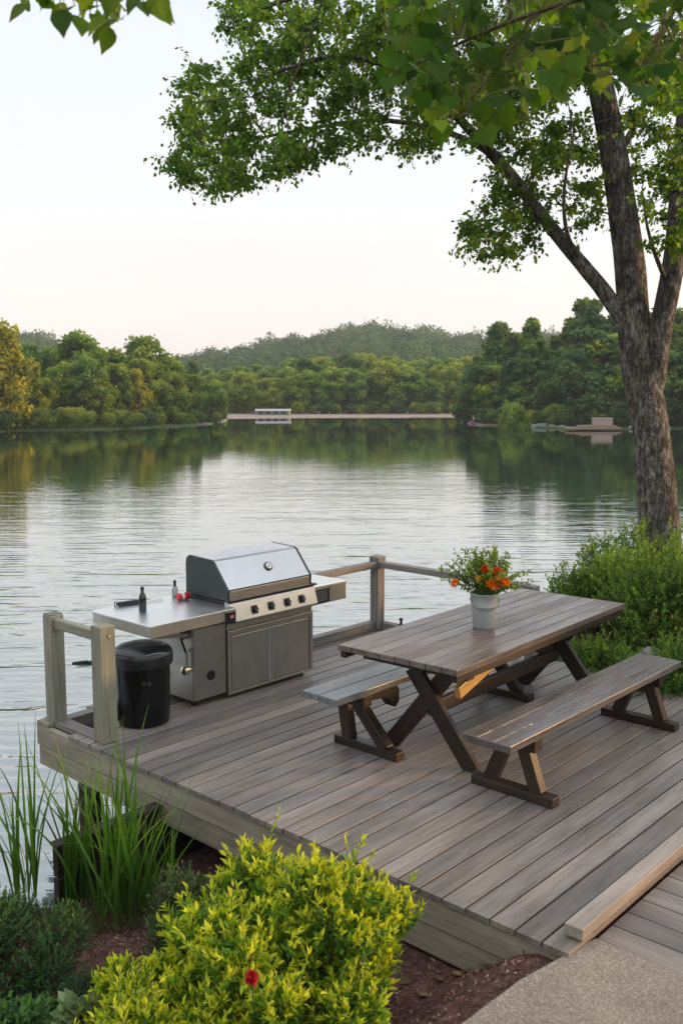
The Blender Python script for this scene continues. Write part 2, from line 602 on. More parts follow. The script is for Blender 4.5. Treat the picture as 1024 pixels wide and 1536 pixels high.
g = mobj('ground', np_mesh('ground', np.concatenate([P2, H[:, None]], 1), [F4], M_GROUND, {'sand': sand, 'grass': grass}, True))
tag(g, 'brown mulched bank and grassy lake shores', 'ground', kind='structure')


def ground_z(x, y):
    return float(terrain_h(np.array([[x, y]], float))[0][0])


# ---- water
m, nt, out = new_mat('lake_water'); N = NT(nt)
p = N.pos()
rotz = -(TH)        # texture x along the picture's right, y into the picture
pl = N.mapping(p, (1, 1, 1), (0, 0, TH))
dist = N.n('ShaderNodeVectorMath', operation='DISTANCE'); N.l(p, dist.inputs[0]); dist.inputs[1].default_value = tuple(CAM)
dv = dist.outputs['Value']
w1 = N.noise(N.mapping(pl, (.42, 1.5, 1), (0, 0, rad(-7))), 1.0, 3, .5, .6)
w2 = N.noise(N.mapping(pl, (1.5, 4.6, 1), (0, 0, rad(9))), 1.0, 3, .5, .5)
w3 = N.noise(N.mapping(pl, (.12, .40, 1)), 1.0, 2, .5, .3)
wv = N.n('ShaderNodeTexWave', wave_type='BANDS', bands_direction='Y'); wv.inputs['Scale'].default_value = 1.15
wv.inputs['Distortion'].default_value = 5.0; wv.inputs['Detail'].default_value = 2.0; wv.inputs['Detail Scale'].default_value = .6
N.l(N.mapping(pl, (.33, 1.0, 1), (0, 0, rad(-5))), wv.inputs['Vector'])
patch = N.ramp(N.noise(N.mapping(pl, (.03, .07, 1)), 1.0, 3, .55), [(.36, .45), (.62, 1.0)])
hgt = N.math('ADD', N.math('MULTIPLY', w1, .115), N.math('MULTIPLY', w2, .040))
hgt = N.math('ADD', hgt, N.math('MULTIPLY', w3, .10))
hgt = N.math('ADD', hgt, N.math('MULTIPLY', wv.outputs['Fac'], .012))
fade = N.ramp(N.math('DIVIDE', dv, 100.0), [(.06, 1.0), (.14, .85), (.26, .50), (.38, .18), (.52, .05), (1.0, .012)])
hgt2 = N.math('MULTIPLY', N.math('MULTIPLY', hgt, patch), fade)
nb = N.bump(hgt2, 1.0, .46)
fr = N.n('ShaderNodeFresnel'); fr.inputs['IOR'].default_value = 1.40; N.l(nb, fr.inputs['Normal'])
gl = N.n('ShaderNodeBsdfGlossy'); gl.inputs['Roughness'].default_value = .035; gl.inputs['Color'].default_value = (.98, .98, .98, 1); N.l(nb, gl.inputs['Normal'])
df = N.n('ShaderNodeBsdfDiffuse')
N.l(N.ramp(N.math('DIVIDE', dv, 60.0), [(.1, (.080, .140, .145)), (.45, (.035, .070, .050)), (1.0, (.018, .042, .022))]), df.inputs['Color'])
mx = N.n('ShaderNodeMixShader'); N.l(N.math('POWER', fr.outputs[0], .40), mx.inputs[0]); N.l(df.outputs[0], mx.inputs[1]); N.l(gl.outputs[0], mx.inputs[2])
N.l(mx.outputs[0], out.inputs['Surface'])
wm = np_mesh('water', np.array([(-520, -520, WATER_Z), (520, -520, WATER_Z), (520, 520, WATER_Z), (-520, 520, WATER_Z)]), [np.array([[0, 1, 2, 3]])], m)
tag(mobj('water', wm), 'rippled silver lake water', 'water', kind='structure')

# =============================================================== DECK
X0, X1 = -.02, 4.17
deck = thing('deck', 'weathered grey timber deck built out over the lake edge', 'deck', (0, 0, -.35))
mb = MB()
pitch = .142
k = 0
y0 = -.032
edges = [y0]
yy = .112
while yy < 4.50:
    edges.append(yy); yy += pitch
edges.append(4.56)
for a, b in zip(edges[:-1], edges[1:]):
    xs = X0 + random.uniform(-.005, .005)
    z = random.uniform(-.0015, .0015)
    x_end = X1 + (.1 if False else 0)
    if a > 3.98:      # the boards behind the bin start after the open corner
        xs = .44
    mb.box((xs, a + .0062, -.030 + z), (x_end, b - .0062, z))
mb.build('decking', M_DECK, deck, .002)
mb = MB(); mb.box((0.0, .02, -.188), (.045, 4.56, -.032)); mb.build('fascia_board', M_FASCIA, deck, .003)
mb = MB(); mb.box((0.004, .02, -.346), (.049, 4.54, -.196)); mb.build('fascia_board', M_FASCIA, deck, .003)
mb = MB(); mb.box((.051, 4.515, -.346), (X1, 4.56, -.032)); mb.build('rim_joist', M_FASCIA, deck, .003)
mb = MB(); mb.box((X1 - .045, .02, -.346), (X1, 4.51, -.034)); mb.build('rim_joist', M_FASCIA, deck, .003)
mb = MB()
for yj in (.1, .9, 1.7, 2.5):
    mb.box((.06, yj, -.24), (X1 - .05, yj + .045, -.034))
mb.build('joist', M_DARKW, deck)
# open corner frame
mb = MB()
mb.box((.055, 3.80, -.034), (.17, 4.42, .012)); mb.build('corner_frame', M_RAIL, deck, .004)
mb = MB()
mb.box((.18, 4.40, -.15), (.436, 4.50, .0)); mb.build('corner_frame', M_RAIL, deck, .004)
mb = MB(); mb.box((.0, 4.40, -.030), (.175, 4.556, .0)); mb.build('corner_cap', M_FASCIA, deck, .004)
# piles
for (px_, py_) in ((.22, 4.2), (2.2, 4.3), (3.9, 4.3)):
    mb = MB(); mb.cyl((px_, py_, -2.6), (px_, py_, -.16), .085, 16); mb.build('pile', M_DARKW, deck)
# edge kerb
mb = MB(); mb.box((.085, -.036, .012), (5.6, .058, .070)); mb.build('kerb_beam', M_KERB, deck, .005, label='fresh orange brown kerb beam along the near right edge')
for xb in (.20, 1.4, 2.6, 3.8):
    mb = MB(); mb.box((xb, -.028, .0005), (xb + .12, .05, .0125)); mb.build('kerb_block', M_DARKW, deck)
mb = MB(); mb.box((2.36, 4.44, .004), (3.955, 4.53, .095)); mb.build('kick_rail', M_RAIL, deck, .004)
mb = MB(); mb.box((3.96, 2.75, .004), (4.05, 4.44, .085)); mb.build('kick_rail', M_RAIL, deck, .004)

# lower boarded landing, right of the kerb
land = thing('boardwalk', 'lower boarded landing with boards running square to the deck kerb', 'boardwalk', (1, -.6, -.35))
mb = MB(); x = .222; i = 0
while x < 5.4:
    mb.box((x, -3.4, -.058), (x + .150, -.042, -.028 + random.uniform(-.001, .001))); x += .1575
mb.build('decking', M_DECK, land, .004)
mb = MB()
for yj in (-.3, -1.2, -2.2): mb.box((.24, yj, -.30), (5.3, yj + .05, -.061))
mb.build('joist', M_DARKW, land)

# concrete path
m, nt, out = new_mat('exposed_aggregate'); N = NT(nt)
o_ = N.pos()
vo = N.n('ShaderNodeTexVoronoi'); vo.inputs['Scale'].default_value = 95; N.l(o_, vo.inputs['Vector'])
n1 = N.noise(o_, 120, 4, .7); n2 = N.noise(o_, 2.6, 5, .6); n3 = N.noise(o_, 320, 2, .6)
sepc = N.n('ShaderNodeSeparateColor'); N.l(vo.outputs['Color'], sepc.inputs[0])
c = N.ramp(sepc.outputs[0], [(0, (.16, .13, .105)), (.45, (.27, .225, .18)), (.8, (.37, .31, .25)), (1, (.50, .45, .38))])
c = N.mix(N.ramp(vo.outputs['Distance'], [(.25, 0.0), (.6, .6)]), c, (.19, .155, .12))
c = N.mix(.4, c, N.ramp(n1, [(.35, (.14, .115, .09)), (.65, (.42, .36, .30))]))
c = N.mix(1.0, c, N.ramp(n2, [(.3, .78), (.7, 1.12)]), 'MULTIPLY')
N.principled(out, c, .85, 0, N.bump(N.math('ADD', n1, vo.outputs['Distance']), .5, .004), .3)
mb = MB()
pp = [(-3.0, .30), (-.72, .075), (-.30, .055), (.205, -.035), (.214, -.05), (.214, -3.4), (-6, -3.4), (-6, .45)]
mb.prism([(x, y, 0) for x, y in pp], (0, 0, -.16), (0, 0, -.022))
tag(mb.build('path', m, None, .008), 'tan exposed aggregate concrete path', 'path', kind='structure')

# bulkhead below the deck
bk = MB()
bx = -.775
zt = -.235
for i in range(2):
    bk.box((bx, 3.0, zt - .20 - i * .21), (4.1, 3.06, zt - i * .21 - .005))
bkr = thing('retaining_wall', 'dark timber retaining wall under the deck behind the reeds', 'retaining wall', (0, 3.03, -.9))
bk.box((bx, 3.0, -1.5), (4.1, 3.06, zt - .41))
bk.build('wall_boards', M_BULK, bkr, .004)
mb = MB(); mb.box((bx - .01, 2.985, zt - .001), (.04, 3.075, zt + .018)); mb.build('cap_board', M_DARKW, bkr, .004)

# =============================================================== RAILINGS
M_BOLT = plain('bolt_zinc', (.6, .58, .54), .35, 1.0)


def post(root, x, y, s, h, name='post', zb=0.0, mat=None, bolts=()):
    mb = MB(); mb.box((x - s / 2, y - s / 2, zb), (x + s / 2, y + s / 2, h))
    o = mb.build(name, mat or M_POST, root, .008)
    return o


ra = thing('corner_railing', 'pale greenish two post railing beside the black bin at the open deck corner', 'railing', (.1, 4.1, 0))
post(ra, .105, 3.78, .125, .862, zb=.0)
post(ra, .105, 4.44, .115, .838, zb=.0)
mb = MB(); mb.beam((.105, 3.84, .775), (.105, 4.385, .775), .060, .075); mb.build('rail', M_POST, ra, .006)
mb = MB(); mb.cyl((.115, 3.718, .79), (.115, 3.708, .79), .014, 12); mb.build('bolt', M_BOLT, ra)
mb = MB(); mb.box((.052, 4.393, .8385), (.160, 4.492, .846)); mb.build('post_cap', M_RAIL, ra, .003)

rb = thing('lake_railing', 'grey brown lakeside railing with one corner post between grill and planter', 'railing', (3.96, 4.45, 0))
mb = MB(); mb.box((3.905, 4.40, .004), (4.015, 4.51, .73)); mb.build('post', M_RAIL, rb, .006)
mb = MB(); mb.box((3.895, 4.39, .731), (4.025, 4.52, .80)); mb.build('post_cap', M_RAIL, rb, .014)
mb = MB(); mb.beam((2.15, 4.455, .700), (3.902, 4.455, .715), .10, .06); mb.build('rail', M_RAIL, rb, .005)
mb = MB(); mb.beam((3.96, 4.397, .715), (3.96, 2.62, .715), .10, .06); mb.build('rail', M_RAIL, rb, .005)
mb = MB(); mb.box((3.91, 2.52, .004), (4.01, 2.615, .735)); mb.build('post', M_RAIL, rb, .006)
mb = MB(); mb.box((2.09, 4.41, .096), (2.19, 4.50, .72)); mb.build('post', M_RAIL, rb, .006)
mb = MB(); mb.cyl((3.93, 4.398, .42), (3.93, 4.392, .42), .012, 10); mb.build('bolt', M_BOLT, rb)

ck = thing('mooring_cleat', 'small dark cleat on the kick rail right of the corner post', 'cleat', (4.0, 4.16, .085))
mb = MB(); mb.lathe((4.0, 4.16, .086), [(.028, 0), (.028, .008), (.014, .02), (.012, .05), (.024, .06), (.02, .075), (.0, .08)], 14)
mb.build('horn', plain('cleat_iron', (.03, .03, .03), .5, .8), ck)

# =============================================================== PICNIC TABLE
tb_rot = rad(2.2)
tb = thing('picnic_table', 'long weathered picnic table with dark crossed trestle legs', 'picnic table', (1.19, 1.46, 0), tb_rot)
TBM = root_mat(tb)


def tl(p): return tuple(TBM @ Vector(p))


def tbox(mb, lo, hi, rnd=None): return mb.box(lo, hi, TBM, rnd)


L, Wd = 2.57, 1.0
mb = MB(); nb_ = 8; wb = Wd / nb_
for i in range(nb_):
    tbox(mb, (random.uniform(-.002, .002), i * wb + .003, .708), (L + random.uniform(-.003, .003), (i + 1) * wb - .003, .75))
mb.build('tabletop', M_TTOP, tb, .004)
mb = MB()
tbox(mb, (.02, .012, .655), (L - .02, .055, .706)); tbox(mb, (.02, Wd - .055, .655), (L - .02, Wd - .012, .706))
mb.build('apron', M_TLEG, tb, .004)
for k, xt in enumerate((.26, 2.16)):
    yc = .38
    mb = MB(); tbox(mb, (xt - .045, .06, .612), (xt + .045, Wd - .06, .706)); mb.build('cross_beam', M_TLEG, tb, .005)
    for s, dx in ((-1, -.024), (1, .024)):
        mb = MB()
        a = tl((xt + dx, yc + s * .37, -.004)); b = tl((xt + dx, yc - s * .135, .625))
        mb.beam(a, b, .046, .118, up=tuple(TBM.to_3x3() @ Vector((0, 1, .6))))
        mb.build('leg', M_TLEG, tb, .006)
mb = MB(); mb.beam((1.44, 1.63, .505), (1.98, 1.63, .675), .045, .085); mb.build('brace', M_BRACE, tb, .005, label='diagonal brace under the near end, coloured as if lit yellow')
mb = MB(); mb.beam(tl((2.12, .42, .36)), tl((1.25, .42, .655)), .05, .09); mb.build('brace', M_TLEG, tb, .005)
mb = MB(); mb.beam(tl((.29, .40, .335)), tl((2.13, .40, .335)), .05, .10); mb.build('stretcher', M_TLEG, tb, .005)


def bench(root, x0, x1, ya, yb, zt, seat_mat, trestles, nboards, foot_y):
    mb = MB(); w_ = (yb - ya) / nboards
    for i in range(nboards):
        mb.box((x0 + random.uniform(-.006, .006), ya + i * w_ + .002, zt - .048), (x1 + random.uniform(-.01, .01), ya + (i + 1) * w_ - .002, zt))
    mb.build('seat', seat_mat, root, .005)
    yc = (ya + yb) / 2
    for xt in trestles:
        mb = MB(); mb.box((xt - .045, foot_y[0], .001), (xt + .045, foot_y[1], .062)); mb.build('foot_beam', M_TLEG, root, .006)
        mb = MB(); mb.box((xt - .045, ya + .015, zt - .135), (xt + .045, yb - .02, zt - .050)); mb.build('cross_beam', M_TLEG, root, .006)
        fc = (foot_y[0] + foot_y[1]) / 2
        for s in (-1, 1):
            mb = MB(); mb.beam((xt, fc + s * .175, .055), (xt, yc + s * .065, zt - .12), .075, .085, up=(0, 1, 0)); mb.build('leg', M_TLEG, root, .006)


br = thing('bench', 'brown plank bench in front of the table with orange lit seat edge', 'bench', (1.3, 1.08, 0), 0, None)
bench(br, .955, 3.40, .905, 1.255, .452, M_BENCH, (1.30, 3.08), 3, (.79, 1.385))
mb = MB(); mb.beam((1.36, 1.08, .365), (1.78, 1.08, .380), .07, .055); mb.build('stretcher', M_TLEG, br, .004)
bl = thing('bench', 'blue grey worn plank bench on the lake side of the table', 'bench', (1.25, 2.4, 0), 0, None)
bench(bl, .90, 3.25, 2.235, 2.575, .452, M_BENCHB, (1.24, 2.95), 2, (1.955, 2.535))
mb = MB()
prof = [(1.30, .40), (1.62, .40), (1.66, .34), (1.66, .25), (1.62, .21), (1.56, .24), (1.50, .31), (1.30, .33)]
mb.prism([(x, 0, z) for x, z in prof], (0, 2.30, 0), (0, 2.37, 0)); mb.build('bracket', M_TLEG, bl, .01)

gp = thing('plank', 'loose grey plank lying on the deck behind the far end of the front bench', 'plank', (3.9, 1.55, 0))
mb = MB(); mb.beam((3.35, 1.62, .06), (4.42, 1.56, .22), .16, .03); mb.build('board', M_RAIL, gp, .004)
mb = MB(); mb.box((4.34, 1.50, .001), (4.43, 1.63, .19)); mb.build('block', M_DARKW, gp, .004)

# =============================================================== BUCKET PLANTER
M_BUCKET = plain('chalky_bucket', (.36, .39, .38), .55, .0, .4, 14, .14, .1)
px0, py0 = 2.27, 1.98
pl_ = thing('planter', 'pale grey bucket planter with orange flowers on the picnic table', 'planter', (px0, py0, .75))
mb = MB()
mb.lathe((px0, py0, .7505), [(.079, 0), (.082, .004), (.096, .155), (.097, .160), (.101, .163), (.101, .172), (.099, .176), (.106, .255), (.110, .258), (.110, .266), (.102, .266), (.097, .22), (.0, .215)], 14)
mb.build('bucket', M_BUCKET, pl_, sharp=False)
hp = []
for i in range(13):
    a = -math.pi + math.pi * i / 12
    q = VR * (.108 * math.cos(a)) - VF * (.02 - .102 * math.sin(a)) * 0 + np.array([0, 0, .22 + .07 * math.sin(a)])
    q = q - VF * (.108 * abs(math.sin(a)) ** .5)
    hp.append(np.array([px0, py0, .75]) + q)
mb = MB(); mb.tube(hp, .004, 6); mb.build('bucket_handle', plain('handle_wire', (.20, .22, .20), .5, .5), pl_)
mb = MB(); mb.lathe((px0, py0, .968), [(.094, 0), (.06, .012), (0, .016)], 14); mb.build('soil', plain('potting_soil', (.03, .02, .013), .9), pl_)
M_PLANT = leafmat('planter_leaf', (.045, .115, .014), (.12, .23, .03), (.32, .38, .05), .45)
rg = np.random.default_rng(5)
pos = []; axs = []; tone = []
stem = MB()
for i in range(84):
    a = rg.uniform(0, 6.28); sp_ = rg.beta(2, 1.6) * .36; hh = (.10 + .30 * rg.beta(2, 1.5)) * (1 - .35 * (sp_ / .36) ** 2)
    base = np.array([px0, py0, .96]) + np.array([math.cos(a), math.sin(a), 0]) * rg.uniform(0, .06)
    tip = np.array([px0, py0, .99 + hh]) + np.array([math.cos(a), math.sin(a), 0]) * sp_ * 1.05
    midp = (base + tip) / 2 + np.array([0, 0, .06])
    pts = [base * (1 - t) ** 2 + 2 * midp * t * (1 - t) + tip * t ** 2 for t in np.linspace(0, 1, 7)]
    stem.tube(pts, [.0022 * (1 - .6 * t) for t in np.linspace(0, 1, 7)], 4, False)
    for t in np.linspace(.25, 1, 17):
        q = base * (1 - t) ** 2 + 2 * midp * t * (1 - t) + tip * t ** 2
        for s in range(2):
            pos.append(q + rg.normal(0, .005, 3)); d = rg.normal(0, 1, 3); d[2] += .3; axs.append(d); tone.append(np.clip(t * .7 + rg.normal(0, .2), 0, 1))
stem.build('stem', plain('green_stem', (.10, .15, .04), .6), pl_)
pos = np.array(pos); axs = np.array(axs)
me = leaf_mesh('foliage', pos - np.array([px0, py0, .75]), axs, rdir(len(pos), rg) + np.array([0, 0, 1.0]), rg.uniform(.020, .038, len(pos)), rg.uniform(.013, .022, len(pos)), M_PLANT, 'blade', np.array(tone), rg)
mobj('foliage', me, pl_)
MO = leafmat('orange_petal', (.85, .17, .008), (.92, .30, .015), (.95, .46, .03), .35)
MRD = leafmat('red_petal', (.50, .02, .008), (.62, .05, .015), (.70, .10, .02), .3)


def flower(name, c, r, mat, root, rg, label=None, n=46, rootloc=None):
    d = rdir(n, rg); d = d[d[:, 2] > -.75]
    ps = np.array(c)[None] + d * r * .22
    ax = d + rg.normal(0, .25, d.shape)
    nr_ = np.cross(d, rdir(len(d), rg)) + np.array([0, 0, .7])
    me = leaf_mesh(name, ps - np.array(rootloc), ax, nr_, rg.uniform(.7, .95, len(d)) * r, rg.uniform(.6, .9, len(d)) * r, mat, 'leaf', rg.random(len(d)), rg)
    o = mobj(name, me, root)
    if label: o['label'] = label
    return o


for (fx, fy, r, mt) in ((737, 875, .036, MO), (750, 874, .036, MO), (757, 873, .033, MO), (682, 875, .028, MO), (727, 854, .026, MRD), (746, 857, .032, MRD), (741, 879, .03, MO), (746, 868, .026, MO), (716, 868, .022, MO)):
    r *= 1.35; dp = 6.90 if fx > 690 else 6.98
    c = und(fx, fy, dp)
    flower('flower', c, r, mt, pl_, rg, 'orange flower head' if mt is MO else 'red flower head', rootloc=(px0, py0, .75))

# =============================================================== GAS GRILL
M_SS = steel('brushed_steel', (.62, .64, .66), .30, (3, 3, 160), .15)
M_SST = steel('steel_side_shelf', (.74, .75, .75), .34, (60, 3, 3), .06)
M_SSD = steel('grimy_steel_panel', (.40, .395, .37), .42, (3, 3, 120), .55)
M_HOODS = plain('charcoal_end_cap', (.045, .058, .060), .42, .2, .5, 18, .25, .1)
M_BLK = plain('black_plastic', (.010, .010, .011), .35)
M_BLK2 = plain('black_enamel', (.014, .014, .016), .5, .0, .5, 9, .3)
gx, gy = 1.65, 4.1
gr_ = thing('gas_grill', 'stainless steel gas grill with closed hood and two side shelves', 'grill', (gx, gy, 0))
YF = 3.85
mb = MB(); mb.box((.98, 3.868, .058), (2.325, 4.40, .655)); mb.build('cabinet', M_SSD, gr_, .005)
mb = MB(); mb.box((1.02, 3.90, .025), (2.29, 4.38, .0575)); mb.build('plinth', M_BLK2, gr_, .003)
for (x_, y_) in ((1.04, 3.93), (2.27, 3.93), (1.04, 4.35), (2.27, 4.35)):
    mb = MB(); mb.cyl((x_ - .012, y_, .026), (x_ + .012, y_, .026), .025, 14); mb.build('caster', M_BLK, gr_)
mb = MB(); mb.box((.985, 3.850, .062), (1.315, 3.8675, .648)); mb.build('side_panel', M_SSD, gr_, .003)
kn = MB(); kn.lathe((1.155, 3.8495, .245), [(.040, 0), (.040, .004), (.033, .006), (.033, .016), (0, .017)], 24, (0, -1, 0)); kn.build('panel_port', M_BLK, gr_)
# door frame and doors
mb = MB()
mb.box((1.325, 3.832, .035), (1.360, 3.8675, .575)); mb.box((2.288, 3.832, .035), (2.326, 3.8675, .575))
mb.box((1.361, 3.832, .530), (2.287, 3.8675, .575)); mb.box((1.361, 3.832, .035), (2.287, 3.8675, .058))
mb.box((1.325, 3.846, .578), (2.326, 3.8675, .654))
mb.build('door_frame', steel('door_frame_steel', (.52, .49, .45), .36, (3, 3, 120), .3), gr_, .003)
M_DOOR = steel('door_steel', (.47, .465, .45), .40, (120, 120, 3), .5)
for (xa, xb, hx) in ((1.364, 1.815, 1.790), (1.835, 2.284, 1.862)):
    mb = MB(); mb.box((xa + .004, 3.836, .063), (xb - .004, 3.866, .525)); d_ = mb.build('door', M_DOOR, gr_, .004)
    mb = MB(); mb.box((xa + .002, 3.8385, .0605), (xb - .002, 3.867, .5275)); mb.build('door_gasket', M_BLK2, d_)
mb = MB(); mb.box((1.818, 3.829, .060), (1.832, 3.866, .528)); mb.box((1.771, 3.8315, .063), (1.816, 3.8355, .525))
mb.build('door_stile', M_SS, gr_, .002)
# firebox, control panel
mb = MB(); mb.box((1.28, 3.80, .657), (2.25, 4.34, .838)); mb.build('firebox', M_BLK2, gr_, .006)
mb = MB()
pf = [(3.800, .838), (3.752, .830), (3.744, .812), (3.706, .678), (3.716, .664), (3.800, .660)]
mb.prism([(0, y, z) for y, z in pf], (1.265, 0, 0), (2.262, 0, 0)); pan = mb.build('control_panel', steel('panel_steel', (.44, .45, .45), .34, (160, 3, 3), .1), gr_, .006)
mb = MB(); mb.beam((1.26, 3.760, .846), (2.27, 3.760, .846), .070, .014); mb.build('panel_trim', M_BLK2, gr_, .003)
for (k_, xk) in enumerate((1.525, 1.712, 1.900, 2.075)):
    nrm = Vector((0, -.134, .038)).normalized()
    c0 = Vector((xk, 3.7245, .743)) + nrm * .0035
    mb = MB(); mb.beam(c0 - Vector((.032, 0, 0)), c0 + Vector((.032, 0, 0)), .072, .006, up=tuple(nrm))
    bz = mb.build('knob_plate', M_BLK, pan, .003)
    mb = MB(); mb.lathe(tuple(c0 + nrm * .003), [(.025, 0), (.025, .012), (.020, .024), (0, .026)], 20, tuple(nrm)); mb.build('knob', M_BLK2 if k_ != 3 else M_BLK, bz)
    mb = MB(); e = c0 + nrm * .031; mb.beam(e + Vector((-.004, 0, -.016)), e + Vector((.006, 0, .016)), .007, .006, up=tuple(nrm)); mb.build('pointer', M_SS, bz)
# hood
hx0, hx1 = 1.262, 2.232
prof = [(3.762, .850), (3.758, .935), (3.930, 1.148), (3.955, 1.160), (4.235, 1.172), (4.270, 1.150), (4.282, 1.105), (4.282, .850)]
mb = MB(); mb.prism([(0, y, z) for y, z in prof], (hx0 + .022, 0, 0), (hx1 - .022, 0, 0)); hd = mb.build('hood', M_SS, gr_, .006, 3)
for xa in (hx0, hx1 - .021):
    cy_, cz_ = 4.05, .98
    big = [(cy_ + (y - cy_) * 1.012, max(.846, cz_ + (z - cz_) * 1.012)) for y, z in prof]
    mb = MB(); mb.prism([(0, y, z) for y, z in big], (xa, 0, 0), (xa + .021, 0, 0)); mb.build('end_cap', M_HOODS, hd, .004)
mb = MB(); mb.box((hx0 + .03, 3.7535, .850), (hx1 - .03, 3.7605, .926)); mb.build('lower_lip', steel('lip_steel', (.72, .64, .55), .33, (3, 3, 120), .2), hd, .003)
mb = MB(); mb.box((hx0 + .024, 3.7525, .927), (hx1 - .024, 3.762, .937)); mb.build('shadow_gap', M_BLK, hd)
nrm = Vector((0, -.213, .172)).normalized()     # hood front slope normal
gc_ = Vector((1.80, 3.852, 1.051)) + nrm * .001
mb = MB(); mb.lathe(tuple(gc_), [(.041, 0), (.041, .010), (.036, .014), (.031, .0125), (0, .0125)], 28, tuple(nrm)); gg = mb.build('temperature_gauge', plain('gauge_bezel', (.10, .095, .085), .3, .9), hd)
mb = MB(); mb.lathe(tuple(gc_ + nrm * .0128), [(.029, 0), (.029, .001), (0, .001)], 28, tuple(nrm)); mb.build('dial', plain('gauge_dial', (.72, .72, .70), .3), gg)
sx = nrm.cross(Vector((1, 0, 0)))
mb = MB(); mb.beam(gc_ + nrm * .0155 - sx * .014 + Vector((-.008, 0, 0)), gc_ + nrm * .0155 + sx * .012 + Vector((.006, 0, 0)), .006, .002, up=tuple(nrm)); mb.build('needle', M_BLK, gg)
# side shelves
mb = MB(); mb.box((.435, 3.665, .792), (1.272, 4.44, .808)); sh = mb.build('side_shelf', M_SST, gr_, .004)
mb = MB()
mb.box((.445, 3.672, .712), (1.275, 3.682, .7915)); mb.box((.445, 3.684, .712), (.455, 4.425, .7915)); mb.box((.457, 4.41, .712), (1.25, 4.42, .7915))
mb.build('shelf_skirt', steel('skirt_steel', (.55, .53, .47), .42, (120, 3, 3), .5), sh, .002)
mb = MB(); mb.box((1.165, 3.655, .690), (1.262, 3.6715, .785)); ig = mb.build('ignition_box', M_BLK, sh, .004)
mb = MB(); mb.box((1.20, 3.652, .735), (1.238, 3.6548, .760)); mb.build('warning_label', plain('red_label', (.55, .16, .12), .5), ig)
mb = MB(); mb.beam((.47, 3.69, .715), (.98, 3.90, .60), .03, .03); mb.build('shelf_bracket', M_SSD, sh)
mb = MB(); mb.box((2.255, 3.790, .788), (2.735, 4.30, .804)); sh2 = mb.build('side_shelf', steel('pale_shelf_steel', (.80, .80, .78), .30, (160, 3, 3), .1), gr_, .004)
mb = MB(); mb.box((2.262, 3.796, .635), (2.727, 3.808, .7875)); mb.box((2.717, 3.81, .635), (2.728, 4.29, .7875)); mb.box((2.28, 4.28, .635), (2.715, 4.29, .7875))
mb.build('shelf_skirt', steel('skirt_steel_two', (.52, .51, .47), .38, (120, 3, 3), .3), sh2, .002)
mb = MB(); mb.box((2.275, 3.789, .645), (2.50, 3.7955, .770)); pl2 = mb.build('burner_plate', M_BLK, sh2, .003)
mb = MB()
for i in range(5): mb.box((2.30, 3.787, .665 + i * .020), (2.47, 3.7885, .673 + i * .020))
mb.build('rating_lines', plain('worn_print', (.16, .155, .14), .5), pl2)
mb = MB(); mb.lathe((2.705, 3.7955, .69), [(.008, 0), (.006, .003), (0, .004)], 10, (0, -1, 0)); mb.build('screw', M_BOLT, sh2)
# hose, regulator, valve
mb = MB(); mb.tube([(.93, 3.93, .71), (.91, 3.91, .62), (.905, 3.90, .56), (.93, 3.90, .50), (.965, 3.93, .46)], .010, 8); mb.build('gas_hose', M_BLK, gr_)
mb = MB(); mb.box((.915, 3.935, .56), (.975, 4.0, .665)); mb.build('regulator', plain('regulator_grey', (.35, .36, .34), .45, .6), gr_, .008)
mb = MB(); mb.lathe((.978, 3.885, .325), [(.020, 0), (.020, .03), (.036, .034), (.038, .05), (.036, .075), (.024, .086), (0, .09)], 20, (-1, 0, 0)); mb.build('valve_knob', plain('valve_brass', (.75, .62, .45), .25, 1.0), gr_)
mb = MB(); mb.cyl((.95, 3.90, .46), (.95, 3.90, .335), .012, 10); mb.build('gas_pipe', M_SSD, gr_)

# things on the shelf
M_GLASS = plain('dark_bottle_glass', (.020, .030, .022), .12, 0, .6)
bt = thing('bottle', 'dark green bottle standing alone on the left grill shelf', 'bottle', (.70, 4.12, .809))
mb = MB(); mb.lathe((.70, 4.12, .8085), [(.026, 0), (.030, .006), (.030, .105), (.026, .125), (.014, .150), (.012, .172), (0, .173)], 22); mb.build('glass', M_GLASS, bt)
mb = MB(); mb.lathe((.70, 4.12, .9820), [(.014, 0), (.015, .004), (.015, .018), (.012, .022), (0, .022)], 18); mb.build('cap', M_BLK, bt)
b2_ = thing('bottle', 'slim clear bottle with a dark neck beside the hood', 'bottle', (1.165, 4.31, .809))
mb = MB(); mb.lathe((1.165, 4.31, .8085), [(.022, 0), (.025, .005), (.025, .075), (.018, .095), (.011, .105), (0, .106)], 20); mb.build('glass', plain('clear_glass', (.55, .60, .60), .1, 0, .6, Transmission_Weight=.6), b2_)
mb = MB(); mb.lathe((1.165, 4.31, .9150), [(.012, 0), (.012, .035), (.008, .05), (0, .052)], 16); mb.build('cap', M_BLK, b2_)
rc = thing('drink_can', 'red can lying on its side by the grill hood', 'can', (1.165, 4.195, .809))
ca = Vector((.90, -.20, 0)).normalized(); c0 = Vector((1.115, 4.215, .8405))
mb = MB(); mb.lathe(tuple(c0), [(.026, 0), (.031, .006), (.031, .098), (.026, .106), (0, .104)], 22, tuple(ca)); mb.build('can_body', plain('red_paint', (.62, .015, .025), .3, .2), rc)
mb = MB(); mb.lathe(tuple(c0 + ca * .035), [(.0312, 0), (.0316, .001), (.0316, .022), (.0312, .023)], 22, tuple(ca)); mb.build('white_band', plain('white_band', (.78, .76, .74), .4), rc)
tg = thing('grill_tongs', 'black handled tongs lying at the back left edge of the shelf', 'tongs', (.70, 4.36, .809))
mb = MB(); mb.beam((.66, 4.40, .828), (.88, 4.36, .826), .03, .036); mb.build('handle', M_BLK, tg, .008)
